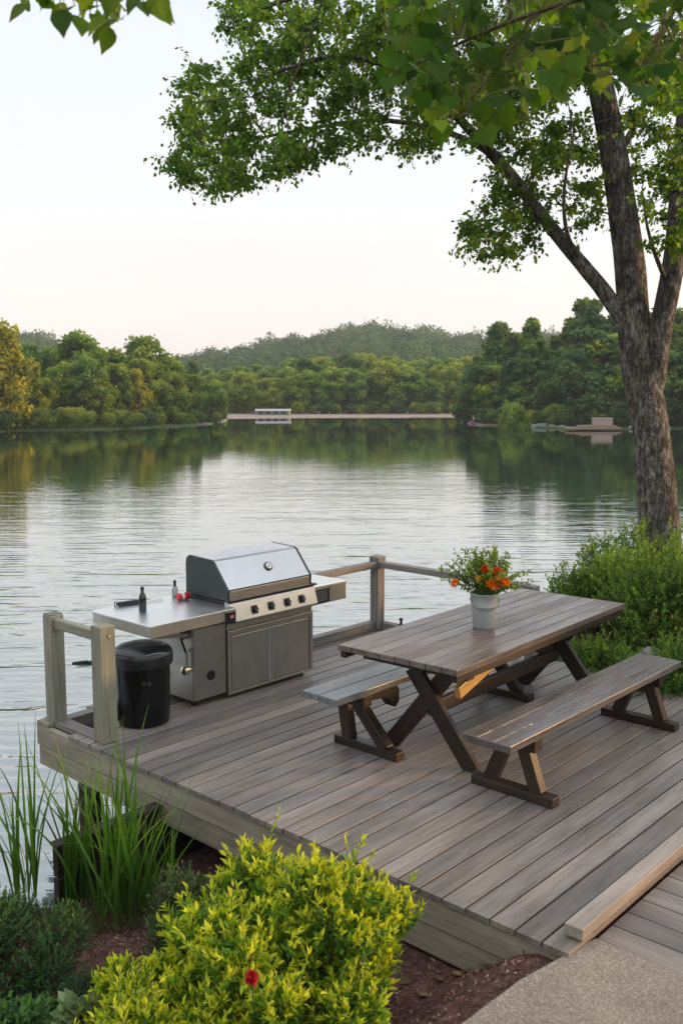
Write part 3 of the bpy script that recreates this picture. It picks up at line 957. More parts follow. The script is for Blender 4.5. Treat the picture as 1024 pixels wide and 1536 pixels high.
mb = MB(); mb.tube([np.array([.645, 4.405, .828]) + .022 * np.array([.4 * math.cos(a), -.1 * math.cos(a), math.sin(a)]) for a in np.linspace(0, 6.28, 13)], .004, 6, False); mb.build('ring', M_BLK, tg)
mb = MB(); mb.beam((.88, 4.36, .8185), (1.05, 4.33, .8185), .022, .006); mb.build('jaw', M_SS, tg)

# =============================================================== BIN
bxc, byc = .545, 3.925
bn = thing('bin', 'glossy black round bin with domed lid between post and grill', 'bin', (bxc, byc, 0))
M_BIN = plain('black_bin_plastic', (.005, .006, .006), .18, 0, .28, 8, .3, .05)
mb = MB(); mb.lathe((bxc, byc, .002), [(.178, 0), (.192, .008), (.198, .03), (.210, .46), (.210, .47)], 48); mb.build('body', M_BIN, bn)
mb = MB(); mb.lathe((bxc, byc, .4725), [(.213, -.012), (.226, -.010), (.231, .0), (.231, .070), (.226, .090), (.212, .106), (.185, .124), (.13, .142), (.07, .151), (0, .153)], 48); lid = mb.build('lid', plain('bin_lid_plastic', (.012, .014, .017), .30, 0, .6, 6, .3, .03), bn)
mb = MB()
cpt = np.array([bxc, byc, 0]); tcm = unit(CAM[:2] - cpt[:2])
ang0 = math.atan2(tcm[1], tcm[0])
for da in (.02, .22):
    a = ang0 + da; r_ = .2085
    ring = []
    for q in np.linspace(0, 6.28, 15):
        aa_ = a + .055 * math.cos(q); ring.append((bxc + r_ * math.cos(aa_), byc + r_ * math.sin(aa_), .355 + .012 * math.sin(q)))
    mb.tube(ring, .0014, 5, False)
mb.build('embossed_mark', plain('mark_grey', (.16, .16, .15), .4), bn)
mb = MB(); mb.tube([(bxc + .234 * math.cos(ang0 + t), byc + .234 * math.sin(ang0 + t), .575 + .012 * math.sin((t - .1) * 5)) for t in np.linspace(.1, .75, 10)], .003, 6); mb.build('lid_wire', plain('wire_grey', (.25, .26, .27), .3, .8), lid)

# =============================================================== FAR TREES
M_BARK_FAR = plain('far_bark', (.07, .055, .042), .9, 0, .2, 6, .3)
FM = {
    'mid': leafmat('far_leaf_green', (.055, .145, .032), (.175, .305, .062), (.33, .44, .095), .42, .6, .22, .2, .10),
    'light': leafmat('far_leaf_light', (.090, .17, .032), (.21, .31, .055), (.37, .43, .085), .42, .6, .22, .2, .10),
    'yellow': leafmat('far_leaf_yellow', (.14, .19, .03), (.32, .34, .04), (.56, .50, .05), .35, .6, .1, .2, .10),
    'dark': leafmat('far_leaf_dark', (.032, .095, .036), (.092, .190, .062), (.19, .29, .09), .38, .6, .2, .2, .10),
}


def crown_cloud(rng, lobes, n, size, up_bias=.25, flat=1.0, shell=.5):
    """lobes: (M,4) centre + radius.  leaf clumps on the shells of many lobes"""
    lobes = np.array(lobes, float)
    wgt = lobes[:, 3] ** 2
    li = rng.choice(len(lobes), n, p=wgt / wgt.sum())
    d = rdir(n, rng); d[:, 2] = d[:, 2] + up_bias; d = unit(d)
    rad_ = lobes[li, 3] * (shell + (1.08 - shell) * rng.random(n) ** .6)
    pos = lobes[li, :3] + d * rad_[:, None] * np.array([1, 1, flat])
    ax = unit(rdir(n, rng) + np.array([0, 0, -.35]) + d * .4)
    nr_ = unit(d + rng.normal(0, .24, (n, 3)) + np.array([0, 0, .30]))
    tone = np.clip(.35 + .45 * d[:, 2] + rng.normal(0, .09, n) + rng.normal(0, .17, len(lobes))[li], 0, 1)  # tone paints lobe tops light and undersides dark
    L = size * rng.uniform(.7, 1.4, n)
    return pos, ax, nr_, L, L * rng.uniform(.55, .9, n), tone


def broad_lobes(rng, h, r, m, low=.18):
    out = []
    for i in range(m):
        t = rng.random() ** .85
        z = low * h + t * (1 - low) * h
        env = r * math.sin(math.pi * min(.97, (.18 + .80 * t))) ** .6
        a = rng.uniform(0, 6.28); q = env * math.sqrt(rng.random()) * .88
        lr = r * rng.uniform(.20, .36) * (1 - .25 * t)
        out.append((q * math.cos(a), q * math.sin(a), min(z, h - lr * .9), lr))
    return out


def pine_lobes(rng, h, r, m):
    out = []
    for i in range(m):
        t = rng.random() ** .8
        z = h * (.10 + .88 * t)
        env = r * (1.02 - t) ** .85 * (.75 + .5 * rng.random())
        a = rng.uniform(0, 6.28); q = env * rng.uniform(.35, 1.0)
        out.append((q * math.cos(a), q * math.sin(a), z - q * .05, r * rng.uniform(.15, .27) * (1.15 - .6 * t)))
    out.append((0, 0, h * .96, r * .10))
    return out


FM['hill'] = leafmat('hill_leaf', (.026, .072, .036), (.064, .135, .062), (.12, .20, .085), .3, .6, 0, .2, .10)
PROTO = {}


def tree_proto(key, kind, h, r, m, n, size, matkey, seed, low=.18):
    rng = np.random.default_rng(seed)
    lob = broad_lobes(rng, h, r, m, low) if kind == 'broad' else pine_lobes(rng, h, r, m)
    c = crown_cloud(rng, lob, n, size, .25, 1.0 if kind == 'broad' else .52, .45)
    cm = leaf_mesh('crown', *c[:5], FM[matkey], 'diamond', c[5], rng)
    mb = MB()
    pts = [np.array([.12 * r * math.sin(2.1 * t + seed), .1 * r * math.sin(1.7 * t), t * h * .86]) for t in np.linspace(0, 1, 7)]
    mb.tube(pts, [h * .020 * (1.25 - t) for t in np.linspace(0, 1, 7)], 7)
    for q in lob[::4]:
        t = max(.12, q[2] / h * .75)
        b = np.array([0, 0, t * h * .86]); mb.tube([b, (b + np.array(q[:3])) / 2 + np.array([0, 0, .02 * h]), np.array(q[:3])], [h * .007, h * .005, h * .002], 5, False)
    to = mb.build('trunk', M_BARK_FAR)
    tm = to.data
    bpy.data.objects.remove(to)
    PROTO[key] = (cm, tm, h, r)


tree_proto('b1', 'broad', 10, 3.6, 46, 5200, .42, 'mid', 1, .08)
tree_proto('b2', 'broad', 10, 3.2, 40, 5000, .42, 'mid', 2, .05)
tree_proto('b3', 'broad', 10, 4.2, 50, 5400, .44, 'light', 3, .06)
tree_proto('b4', 'broad', 10, 3.4, 40, 4800, .42, 'light', 4, .05)
tree_proto('by', 'broad', 10, 3.3, 40, 4200, .42, 'yellow', 5, .10)
tree_proto('p1', 'pine', 10, 2.9, 90, 6400, .36, 'dark', 6)
tree_proto('p2', 'pine', 10, 3.3, 96, 6600, .38, 'dark', 7)
tree_proto('bd', 'broad', 10, 3.5, 44, 5400, .40, 'dark', 8, .04)
tree_proto('sh', 'broad', 10, 7.5, 34, 3600, .60, 'light', 9, .0)
tree_proto('sd', 'broad', 10, 7.0, 34, 3600, .60, 'dark', 10, .0)


def far_tree(name, key, x, y, hgt, label, cat, group, wide=1.0, rng=RNG):
    cm, tm, h, r = PROTO[key]
    s = hgt / h
    o = thing(name, label, cat, (x, y, ground_z(x, y) - .05), rng.uniform(0, 6.28), group)
    o.scale = (s * wide, s * wide, s)
    for nme, me in (('trunk', tm), ('crown', cm)):
        c = bpy.data.objects.new(nme, me); link(c); c.parent = o
    return o


def top_to_h(x, ytop, D, gz):
    return und(x, ytop, D)[2] - gz


def interp(px, table):
    xs, ys = zip(*table)
    return float(np.interp(px, xs, ys))


rg = np.random.default_rng(21)
# left bank --------------------------------------------------------------
LTOP = [(-300, 470), (-80, 470), (0, 492), (30, 520), (70, 512), (120, 500), (158, 530), (190, 522), (215, 508), (250, 535), (300, 545), (330, 575), (346, 600)]
shore = [(-300, 657), (0, 647), (170, 644), (325, 636), (346, 630)]


def place_row(x0, x1, step, back, keys, toptab, shoretab, name, label, cat, group, hvar=(.86, 1.04), wide=(.9, 1.15), jit=.3, sub=None, low=None):
    x = x0
    while x < x1:
        px = x + rg.uniform(-jit, jit) * step
        ys = interp(px, shoretab)
        p = un(px, ys, WATER_Z)
        D0 = (p - CAM) @ VF
        D = D0 + back * rg.uniform(.8, 1.25)
        q = und(px, ys, D)
        gz = ground_z(q[0], q[1])
        H_ = top_to_h(px, interp(px, toptab), D, gz) * rg.uniform(*hvar)
        if low: H_ *= low
        key = keys[rg.integers(len(keys))]
        nm, lb = name, label
        if sub and key in sub: nm, lb = sub[key]
        far_tree(nm, key, q[0], q[1], max(H_, 1.2), lb, cat, group if not isinstance(lb, tuple) else None, rg.uniform(*wide), rg)
        x += step


GL = 'trees along the left shore'
pineL = {'p1': ('conifer_tree', 'dark pointed conifer among the trees of the left shore')}
place_row(-260, 350, 34, 17, ['b1', 'b2', 'b1', 'p1', 'bd'], LTOP, shore, 'broadleaf_tree', 'tall green broadleaf tree in the back row of the left shore', 'tree', GL, (.90, 1.03), (.9, 1.15), .3, pineL)
place_row(-250, 335, 27, 6, ['b1', 'b3', 'b2', 'b4', 'bd'], LTOP, shore, 'bank_tree', 'mid green rounded tree in the front row of the left shore', 'tree', 'front row trees on the left shore', (.55, .86), (.95, 1.3))
place_row(-240, 346, 21, 1.6, ['sh', 'sd', 'sh'], LTOP, shore, 'waterside_shrub', 'low green shrub at the waterline of the left shore', 'shrub', 'waterside shrubs on the left shore', (.13, .26), (.8, 1.2))
for px, yt, D, key, hw, nm, lb in ((8, 480, 90, 'by', .95, 'yellow_tree', 'tall yellow green tree at the left edge of the picture'),
                               (206, 553, 101, 'by', .85, 'yellow_tree', 'small golden yellow tree in the middle of the left shore'),
                               (218, 506, 108, 'b3', 1.0, 'broadleaf_tree', 'tallest pale green tree above the golden one on the left shore'),
                               (121, 499, 104, 'b1', 1.05, 'broadleaf_tree', 'tall dark domed tree on the left shore between yellow and golden trees')):
    q = und(px, 640, D); gz = ground_z(q[0], q[1])
    far_tree(nm, key, q[0], q[1], top_to_h(px, yt, D, gz), lb, 'tree', None, hw, rg)

# middle bank -------------------------------------------------------------
MTOP = [(250, 560), (330, 550), (400, 550), (450, 538), (510, 532), (570, 528), (610, 545), (650, 540), (700, 535), (800, 540)]
msh = [(250, 624), (800, 623)]
GM = 'trees behind the far beach'
place_row(290, 780, 24, 36, ['b1', 'b3', 'b2', 'b4'], MTOP, msh, 'broadleaf_tree', 'green tree in the upper rows behind the far beach', 'tree', GM, (.92, 1.05), (1.0, 1.3))
place_row(300, 760, 25, 18, ['b1', 'b3', 'bd', 'b4'], MTOP, msh, 'broadleaf_tree', 'rounded tree in the middle row behind the far beach', 'tree', 'middle row trees behind the far beach', (.80, 1.0), (1.0, 1.35))
place_row(320, 740, 25, 5, ['b3', 'b1', 'b4', 'b4'], MTOP, msh, 'beach_tree', 'pale green drooping tree at the edge of the far beach', 'tree', 'front row trees along the far beach', (.55, .88), (1.1, 1.5))
place_row(448, 700, 19, 1.5, ['sh', 'sd'], MTOP, msh, 'beach_shrub', 'low shrub standing at the back of the far beach', 'shrub', 'shrubs along the far beach', (.14, .26), (.8, 1.3))

# right bank --------------------------------------------------------------
RTOP = [(690, 570), (715, 528), (745, 487), (775, 505), (792, 478), (815, 520), (840, 488), (868, 452), (905, 455), (960, 470), (1040, 455), (1300, 450)]
rsh = [(690, 633), (720, 638), (790, 640), (850, 643), (930, 644), (1024, 643), (1300, 655)]
GR = 'dark conifers on the right shore'
place_row(718, 1260, 27, 15, ['p1', 'p2', 'p2', 'bd'], RTOP, rsh, 'conifer_tree', 'tall dark conifer in the wood on the right shore', 'tree', GR, (.92, 1.03), (.95, 1.25), .3,
          {'bd': ('broadleaf_tree', 'dark broadleaf tree in the wood on the right shore')})
place_row(712, 1240, 25, 7, ['p2', 'bd', 'bd', 'b2', 'p1'], RTOP, rsh, 'waterside_tree', 'dark green tree in the front row of the right shore', 'tree', 'front row trees on the right shore', (.58, .86), (1.05, 1.45))
place_row(700, 1230, 24, 3.0, ['sd', 'sd', 'sh'], RTOP, rsh, 'waterside_shrub', 'low dark shrub at the waterline of the right shore', 'shrub', 'waterside shrubs on the right shore', (.13, .24), (.8, 1.2))
for px, yt, D, key, hw, nm, lb in ((746, 484, 118, 'p2', 1.1, 'conifer_tree', 'broad dark conifer at the left end of the right shore wood'),
                               (792, 476, 124, 'p1', 1.0, 'conifer_tree', 'narrow conifer standing second from the left in the right wood'),
                               (868, 449, 120, 'p2', 1.1, 'conifer_tree', 'highest conifer of the right shore just left of the trunk'),
                               (768, 604, 92, 'sh', .52, 'round_shrub', 'bright green round shrub on the right shore point'),
                               (917, 545, 100, 'b4', .8, 'broadleaf_tree', 'bright green tree beside the dock just left of the trunk')):
    q = und(px, 640, D); gz = ground_z(q[0], q[1])
    far_tree(nm, key, q[0], q[1], top_to_h(px, yt, D, gz), lb, 'tree' if key != 'sh' else 'shrub', None, hw, rg)

# hills and their forest -----------------------------------------------------
RIDGE = [(-700, 520), (-200, 505), (0, 503), (45, 497), (100, 512), (180, 540), (250, 545), (290, 532), (340, 524), (380, 517), (420, 510), (470, 502), (495, 497), (515, 490), (560, 488), (600, 490), (640, 496), (690, 500),
         (740, 500), (800, 498), (900, 505), (1100, 500), (1700, 520)]
DH = 400.0


def hill_h(D, px):
    top = np.interp(px, *zip(*RIDGE))
    zt = CAM[2] + (HY - top - 27) / FPX * DH
    t = np.clip((D - 215) / (DH - 215), 0, 1)
    prof = t ** 1.15
    z = (.5 + 3.0 * sstep(0, .2, t)) * (1 - prof) + zt * prof
    z = np.where(D > DH, zt * np.clip(1 - ((D - DH) / 110) ** 2, -.1, 1), z)
    return z


Ds = np.concatenate([np.linspace(215, DH, 40), np.linspace(DH + 8, 500, 14)])
pxs = np.linspace(-620, 1650, 130)
Dg, Pg = np.meshgrid(Ds, pxs, indexing='ij')
hz = hill_h(Dg.ravel(), Pg.ravel())
xy = CAM[:2] + Dg.ravel()[:, None] * VF[:2] + (Dg.ravel() * (Pg.ravel() - CX) / FPX)[:, None] * VR[:2]
hz = hz + 1.5 * fbm2(xy, .03, 4, 3) * sstep(230, 300, Dg.ravel())
ix = np.arange(len(Ds) * len(pxs)).reshape(len(Ds), len(pxs))
F4 = np.stack([ix[:-1, :-1], ix[:-1, 1:], ix[1:, 1:], ix[1:, :-1]], -1).reshape(-1, 4)
hm, nt, out = new_mat('hill_floor'); N = NT(nt)
N.principled(out, N.ramp(N.noise(N.pos(), .08, 5, .6), [(.3, (.018, .035, .014)), (.7, (.035, .06, .022))]), .9, 0, None, .2)
tag(mobj('hills', np_mesh('hills', np.concatenate([xy, hz[:, None]], 1), [F4], hm, None, True)), 'low wooded hills beyond the lake', 'hills', kind='structure')
# forest on the hills: one mass
n = 1900
fr_ = np.random.default_rng(33)
tD = 222 + (DH + 25 - 222) * fr_.random(n) ** .9; tP = fr_.uniform(-220, 1080, n)
tz = hill_h(tD, tP)
txy = CAM[:2] + tD[:, None] * VF[:2] + (tD * (tP - CX) / FPX)[:, None] * VR[:2]
per = 260
li = np.repeat(np.arange(n), per)
rx = fr_.uniform(2.0, 3.9, n) * (.85 + .3 * (tD - 222) / 200); rz_ = rx * fr_.uniform(.8, 1.3, n)
d = rdir(n * per, fr_); d[:, 2] = np.abs(d[:, 2]) * 1.1 - .25; d = unit(d)
lump = 1 + .22 * np.sin(d[:, 0] * 5 + li) * np.sin(d[:, 1] * 5 + li * 1.7) + .15 * fr_.normal(0, 1, n * per) * .6
c3 = np.concatenate([txy, (tz + rz_ * .8)[:, None]], 1)
ps = c3[li] + d * np.stack([rx[li], rx[li], rz_[li]], 1) * lump[:, None]
tn = np.clip(.42 + .3 * d[:, 2] + fr_.normal(0, .06, n * per) + fr_.normal(0, .22, n)[li], 0, 1)  # crown tops painted lighter, as under light from above
sz = fr_.uniform(.7, 1.3, n * per) * (.42 + .34 * rx[li] / 3)
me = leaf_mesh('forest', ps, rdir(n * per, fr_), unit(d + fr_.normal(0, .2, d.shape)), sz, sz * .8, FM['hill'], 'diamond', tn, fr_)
tag(mobj('forest', me), 'distant unbroken woodland covering the hills beyond the lake', 'forest', kind='stuff')

# far shore details ----------------------------------------------------------------
M_WHITE = plain('white_siding', (.40, .41, .40), .6, 0, .3, 2, .05)
M_ROOF = plain('grey_roof', (.42, .43, .44), .7, 0, .3, 2, .1)
M_WIN = plain('window_glass', (.04, .05, .06), .15)
D_ = 163.0
c = und(410, 622, 150.5); c[2] = ground_z(c[0], c[1]) - .02
c[2] = WATER_Z + .25
hs = thing('lake_house', 'long low white boathouse at the left end of the far beach', 'house', tuple(c), math.atan2(VR[1], VR[0]))
HM = root_mat(hs)
hb = lambda mb, lo, hi: mb.box(lo, hi, HM)
mb = MB(); hb(mb, (-2.6, -1.5, 0), (2.6, 1.5, .60)); mb.build('wall', M_WHITE, hs)
mb = MB(); mb.prism([tuple(HM @ Vector(q)) for q in ((0, -1.75, .602), (0, 1.75, .602), (0, 0, .88))], tuple(HM.to_3x3() @ Vector((-2.8, 0, 0))), tuple(HM.to_3x3() @ Vector((2.8, 0, 0)))); mb.build('roof', M_ROOF, hs)
for i in range(4):
    mb = MB(); hb(mb, (-2.2 + i * 1.15, -1.53, .18), (-1.5 + i * 1.15, -1.503, .46)); mb.build('window', M_WIN, hs)
for i in range(5):
    mb = MB(); hb(mb, (-2.55 + i * 1.25, -2.1, 0), (-2.47 + i * 1.25, -2.02, .50)); mb.build('porch_post', M_WHITE, hs)
mb = MB(); hb(mb, (-2.7, -2.15, .505), (2.7, -1.53, .55)); mb.build('porch_roof', M_WHITE, hs)

M_PLANKF = plain('far_dock_wood', (.27, .195, .145), .8, 0, .2, 3, .2)
M_STONE = plain('shore_stone', (.20, .17, .15), .9, 0, .2, 3, .35)
c = un(888, 646, WATER_Z); rzv = math.atan2(VR[1], VR[0])
dk = thing('dock', 'tan timber dock at the right shore left of the big trunk', 'dock', (c[0], c[1], WATER_Z), rzv + .06)
DM = root_mat(dk)
mb = MB(); mb.prism([tuple(DM @ Vector(q)) for q in ((-2.6, -.5, 0), (-2.1, 2.0, 0), (2.9, 2.6, 0), (2.7, -.3, 0))], (0, 0, .10), (0, 0, .30)); mb.build('dock_deck', M_PLANKF, dk, .02)
mb = MB(); mb.prism([tuple(DM @ Vector(q)) for q in ((-1.2, .1, 0), (-.8, 2.4, 0), (2.6, 2.5, 0), (2.5, .4, 0))], (0, 0, .303), (0, 0, .46)); mb.build('upper_step', M_PLANKF, dk, .02)
for (x_, y_) in ((-2.3, -.3), (0, -.3), (2.5, -.2)):
    mb = MB(); p0 = DM @ Vector((x_, y_, -.8)); mb.cyl(tuple(p0), (p0.x, p0.y, WATER_Z + .095), .1, 8); mb.build('pile', M_DARKW, dk)
bxo = thing('dock_box', 'pale pinkish storage box standing on the far dock', 'storage box', tuple(DM @ Vector((1.35, 1.3, .463))), rzv + .1)
BM_ = root_mat(bxo)
mb = MB(); mb.box((-.85, -.5, 0), (.85, .5, .62), BM_); mb.build('box_body', plain('box_paint', (.38, .30, .26), .7), bxo, .03)
mb = MB(); mb.box((-.9, -.55, .622), (.9, .55, .70), BM_); mb.build('lid', plain('box_lid', (.45, .37, .33), .7), bxo, .02)
c = un(808, 641.5, WATER_Z)
bo = thing('rowing_boat', 'small white rowing boat moored off the right shore', 'boat', (c[0], c[1], WATER_Z), rzv + .5)
BO = root_mat(bo)
vs = []; fs = []
sec = 9
for i in range(sec):
    t = i / (sec - 1); xx = -1.0 + 2.0 * t; wdt = .40 * math.sin(math.pi * min(.98, .25 + .73 * t)) ** .7; kz = -.06 + .06 * t ** 3
    for a, zz in ((-1, .34 + .12 * t * t), (-.72, .02 + kz), (0, -.08 + kz), (.72, .02 + kz), (1, .34 + .12 * t * t)):
        vs.append(BO @ Vector((xx, a * wdt, zz)))
for i in range(sec - 1):
    for k in range(4): fs.append((i * 5 + k, i * 5 + k + 1, (i + 1) * 5 + k + 1, (i + 1) * 5 + k))
fs.append((0, 1, 2, 3, 4))
mb = MB(); mb.add(vs, fs, None, None, False); hull = mb.build('hull', M_WHITE, bo)
so_ = hull.modifiers.new('solid', 'SOLIDIFY'); so_.thickness = .03
for xx in (-.5, .2):
    mb = MB(); mb.box((xx - .1, -.33, .24), (xx + .1, .33, .27), BO); mb.build('thwart', M_PLANKF, bo)
q = und(896, 630, 104); gz = ground_z(q[0], q[1])
mp = thing('mast_pole', 'thin grey pole rising behind the dock box on the right shore', 'pole', (q[0], q[1], gz))
mb = MB(); mb.cyl((q[0], q[1], gz - .3), (q[0], q[1], gz + 5.6), .07, 8, .04); mb.build('pole', plain('pole_grey', (.30, .33, .34), .5), mp)
mb = MB(); mb.lathe((q[0], q[1], gz + 5.6), [(.06, 0), (.07, .05), (.0, .12)], 8); mb.build('finial', M_WHITE, mp)
rr_ = np.random.default_rng(3)
for i in range(26):
    px = rr_.uniform(700, 850) if i < 20 else rr_.uniform(925, 1000)
    ys = interp(px, rsh) - .2
    c = un(px, ys, WATER_Z)
    s = rr_.uniform(.25, .6)
    mb = MB(); prof = [(s * .8, -.3), (s, .0), (s * .85, s * .35), (s * .45, s * .55), (0, s * .6)]
    mb.lathe((c[0], c[1], WATER_Z - .03), prof, 9)
    mb.v = [(v[0] + rr_.normal(0, .07), v[1] + rr_.normal(0, .07), v[2] + rr_.normal(0, .04)) for v in mb.v]
    o = mb.build('shore_rock', M_STONE, None)
    tag(o, 'grey brown rock at the waterline of the right shore', 'rock', 'rocks along the right shore')

# =============================================================== THE BIG TREE
m, nt, out = new_mat('rough_bark'); N = NT(nt)
gc = N.attr('gc', 'Vector'); ps_ = N.pos()
vo = N.n('ShaderNodeTexVoronoi'); vo.feature = 'DISTANCE_TO_EDGE'; vo.inputs['Scale'].default_value = 1.0
N.l(N.mapping(ps_, (24, 24, 9)), vo.inputs['Vector'])
n1 = N.noise(N.mapping(ps_, (20, 20, 6)), 1.0, 6, .7, .5); n2 = N.noise(ps_, 2.6, 5, .65); n3 = N.noise(N.mapping(ps_, (9, 9, 5)), 1.0, 5, .7)
c = N.ramp(n1, [(.30, (.030, .024, .020)), (.47, (.135, .113, .094)), (.58, (.31, .275, .24)), (.74, (.50, .46, .42))])
c = N.mix(N.ramp(n3, [(.56, 0.0), (.66, .65)]), c, (.46, .45, .42))
c = N.mix(N.ramp(n2, [(.40, .65), (.55, 0.0)]), c, (.035, .028, .022))
hh = N.math('ADD', N.math('MULTIPLY', N.ramp(vo.outputs['Distance'], [(0, 0.0), (.25, 1.0)]), .5), n1)
N.principled(out, c, .9, 0, N.bump(hh, 1.0, .05), .2)
M_BARK = m
M_CAN = leafmat('canopy_leaf', (.060, .145, .016), (.120, .235, .026), (.22, .34, .045), .62, .45, 0, .35)
DT = 12.6
tg_ = np.random.default_rng(77)


def ppath(pts, D0):
    out = []
    for q in pts:
        out.append(und(q[0], q[1], D0 + (q[2] if len(q) > 2 else 0)))
    return np.array(out)


def smooth_path(P, n):
    P = np.array(P); t = np.linspace(0, len(P) - 1, n); i = np.clip(t.astype(int), 0, len(P) - 2); f_ = (t - i)[:, None]
    p0 = P[np.clip(i - 1, 0, len(P) - 1)]; p1 = P[i]; p2 = P[i + 1]; p3 = P[np.clip(i + 2, 0, len(P) - 1)]
    return .5 * ((2 * p1) + (-p0 + p2) * f_ + (2 * p0 - 5 * p1 + 4 * p2 - p3) * f_ ** 2 + (-p0 + 3 * p1 - 3 * p2 + p3) * f_ ** 3)


base = und(992, 905, DT); bz = ground_z(base[0], base[1])
bt_ = thing('maple_tree', 'big forked tree with rough grey bark standing at the right bank', 'tree', (base[0], base[1], bz))
RL = np.array([base[0], base[1], bz])
S_ = DT / FPX
trunk_px = [(996, 990), (992, 900), (988, 800), (983, 720), (976, 650), (966, 590), (955, 530), (949, 470), (944, 400), (932, 310), (917, 215), (898, 120), (884, 60), (872, -20), (858, -130), (850, -260), (846, -420)]
trunk_w = [96, 84, 70, 63, 60, 62, 58, 52, 50, 46, 43, 41, 39, 37, 32, 25, 14]
TP = smooth_path(ppath(trunk_px, DT), 70); TWd = np.interp(np.linspace(0, 16, 70), range(17), trunk_w) * S_ / 2 * .88
mb = MB(); mb.tube(TP, TWd, 28, True, noise=.018); trunk = mb.build('trunk', M_BARK, bt_, sharp=False)
stem_px = [(972, 622), (978, 585, -.05), (984, 540, -.1), (991, 490, -.2), (1003, 430, -.3), (1013, 370, -.3), (1021, 290, -.2), (1028, 200), (1034, 100, .2), (1040, -20, .3), (1050, -160, .5), (1062, -320, .6)]
stem_w = [34, 37, 38, 37, 36, 36, 38, 36, 34, 30, 24, 14]
SP = smooth_path(ppath(stem_px, DT), 54); SW = np.interp(np.linspace(0, 11, 54), range(12), stem_w) * S_ / 2 * .86
mb = MB(); mb.tube(SP, SW, 22, True, noise=.02); mb.build('stem', M_BARK, bt_, sharp=False)
limbs = [
    ([(945, 492), (925, 465), (898, 428), (868, 392), (835, 352), (800, 308), (768, 265), (738, 232), (705, 196), (660, 150, -.2), (610, 112, -.4), (560, 92, -.6), (500, 84, -.6), (440, 100, -.5), (390, 118, -.3), (340, 130, 0)],
     [26, 25, 23, 21, 20, 18, 17, 16, 14, 12, 10, 8, 6.5, 5, 3.5, 2]),
    ([(884, 70), (850, 40), (800, 10, -.5), (740, -15, -.9), (660, -30, -1.2), (570, -30, -1.4), (480, -15, -1.4), (400, 10, -1.2), (350, 35, -1)], [20, 18, 15, 13, 11, 9, 7, 5, 2]),
    ([(738, 232), (700, 210, .6), (640, 190, 1.0), (560, 180, 1.2), (480, 190, 1.2), (400, 205, 1.1), (320, 225, .9), (262, 240, .8)], [11, 10, 8, 7, 5.5, 4.5, 3, 1.6]),
    ([(400, 205, 1.1), (370, 170, 1.2), (330, 140, 1.2), (290, 105, 1.2)], [3.5, 3, 2, 1.2]),
    ([(835, 352), (810, 330, .4), (775, 325, .8), (735, 330, 1.0), (690, 335, 1.1)], [7, 6, 4.5, 3, 1.5]),
    ([(868, 392), (850, 350, -.5), (845, 300, -.9), (850, 250, -1.1), (860, 200, -1.2)], [7, 6, 5, 3.5, 2]),
    ([(922, 240), (950, 190, .6), (975, 130, 1.0), (990, 60, 1.2), (1000, -20, 1.4)], [12, 10, 8, 6, 4]),
    ([(1003, 430, -.3), (985, 390, -.6), (970, 340, -.9), (962, 280, -1.0)], [8, 6, 4, 2]),
    ([(1024, 250), (1060, 190, .4), (1120, 130, .6), (1190, 90, .8), (1260, 70, 1.0)], [14, 12, 10, 7, 3]),
    ([(1021, 300), (1060, 270, -.4), (1110, 250, -.8), (1170, 245, -1.0)], [9, 7, 5, 2]),
    ([(858, -130), (780, -170, .4), (680, -200, .8), (570, -190, 1), (460, -160, 1.2), (380, -110, 1.2)], [16, 14, 11, 8, 5, 2]),
    ([(846, -300), (930, -380, -.6), (1020, -420, -1)], [12, 9, 4]),
]
nodes = []
mbl = None
for P, Wp in limbs:
    q = smooth_path(ppath(P, DT), len(P) * 4); ww = np.interp(np.linspace(0, len(Wp) - 1, len(q)), range(len(Wp)), Wp) * S_ / 2
    mb = MB(); mb.tube(q, ww, 12, True, noise=.03); mb.build('limb', M_BARK, bt_, sharp=False)
    nodes += list(q[2:])
nodes += list(TP[56:]) + list(SP[30:])


def in_poly(x, y, poly):
    c = False; j = len(poly) - 1
    for i in range(len(poly)):
        if (poly[i][1] > y) != (poly[j][1] > y) and x < (poly[j][0] - poly[i][0]) * (y - poly[i][1]) / (poly[j][1] - poly[i][1]) + poly[i][0]: c = not c
        j = i
    return c


POLYS = [   # outline of a mass of foliage seen at the tree's own depth, clusters in it, depth spread, cluster radius
    ([(322, -10), (336, 40), (362, 62), (362, 108), (405, 112), (372, 125), (366, 150), (352, 120), (330, 98), (300, 106), (284, 80), (270, 120), (262, 160), (256, 198), (240, 234), (262, 262), (304, 284), (352, 284), (374, 268),
      (412, 264), (440, 252), (500, 230), (540, 205), (572, 215), (622, 226), (682, 205), (730, 215), (780, 195), (850, 140), (905, 100), (905, -10)], 430, 1.5, .27),
    ([(674, 332), (690, 360), (738, 390), (760, 378), (790, 368), (838, 362), (880, 345), (905, 325), (900, 200), (872, 175), (800, 200), (745, 235), (726, 290), (690, 318)], 72, 1.0, .24),
    ([(930, 60), (1040, 40), (1060, 330), (1015, 360), (998, 415), (980, 395), (968, 330), (950, 250), (938, 150)], 95, 1.6, .27),
    ([(360, -12), (900, -10), (1000, 60), (1230, 40), (1260, 300), (1100, 330), (1070, -300), (420, -230)], 90, 2.2, .36),
]
cl = []
for poly, n, dz, r in POLYS:
    xs = [p[0] for p in poly]; ys = [p[1] for p in poly]; k = 0
    while k < n:
        x = tg_.uniform(min(xs), max(xs)); y = tg_.uniform(min(ys), max(ys))
        if in_poly(x, y, poly):
            cl.append((und(x, y, DT + tg_.normal(0, dz * .6)), r * tg_.uniform(.65, 1.25))); k += 1
nodes = np.array(nodes)
dist0 = np.array([np.min(np.linalg.norm(nodes - c_[0], axis=1)) for c_ in cl])
twig = MB()
lp = []; la = []; ln_ = []; lt = []
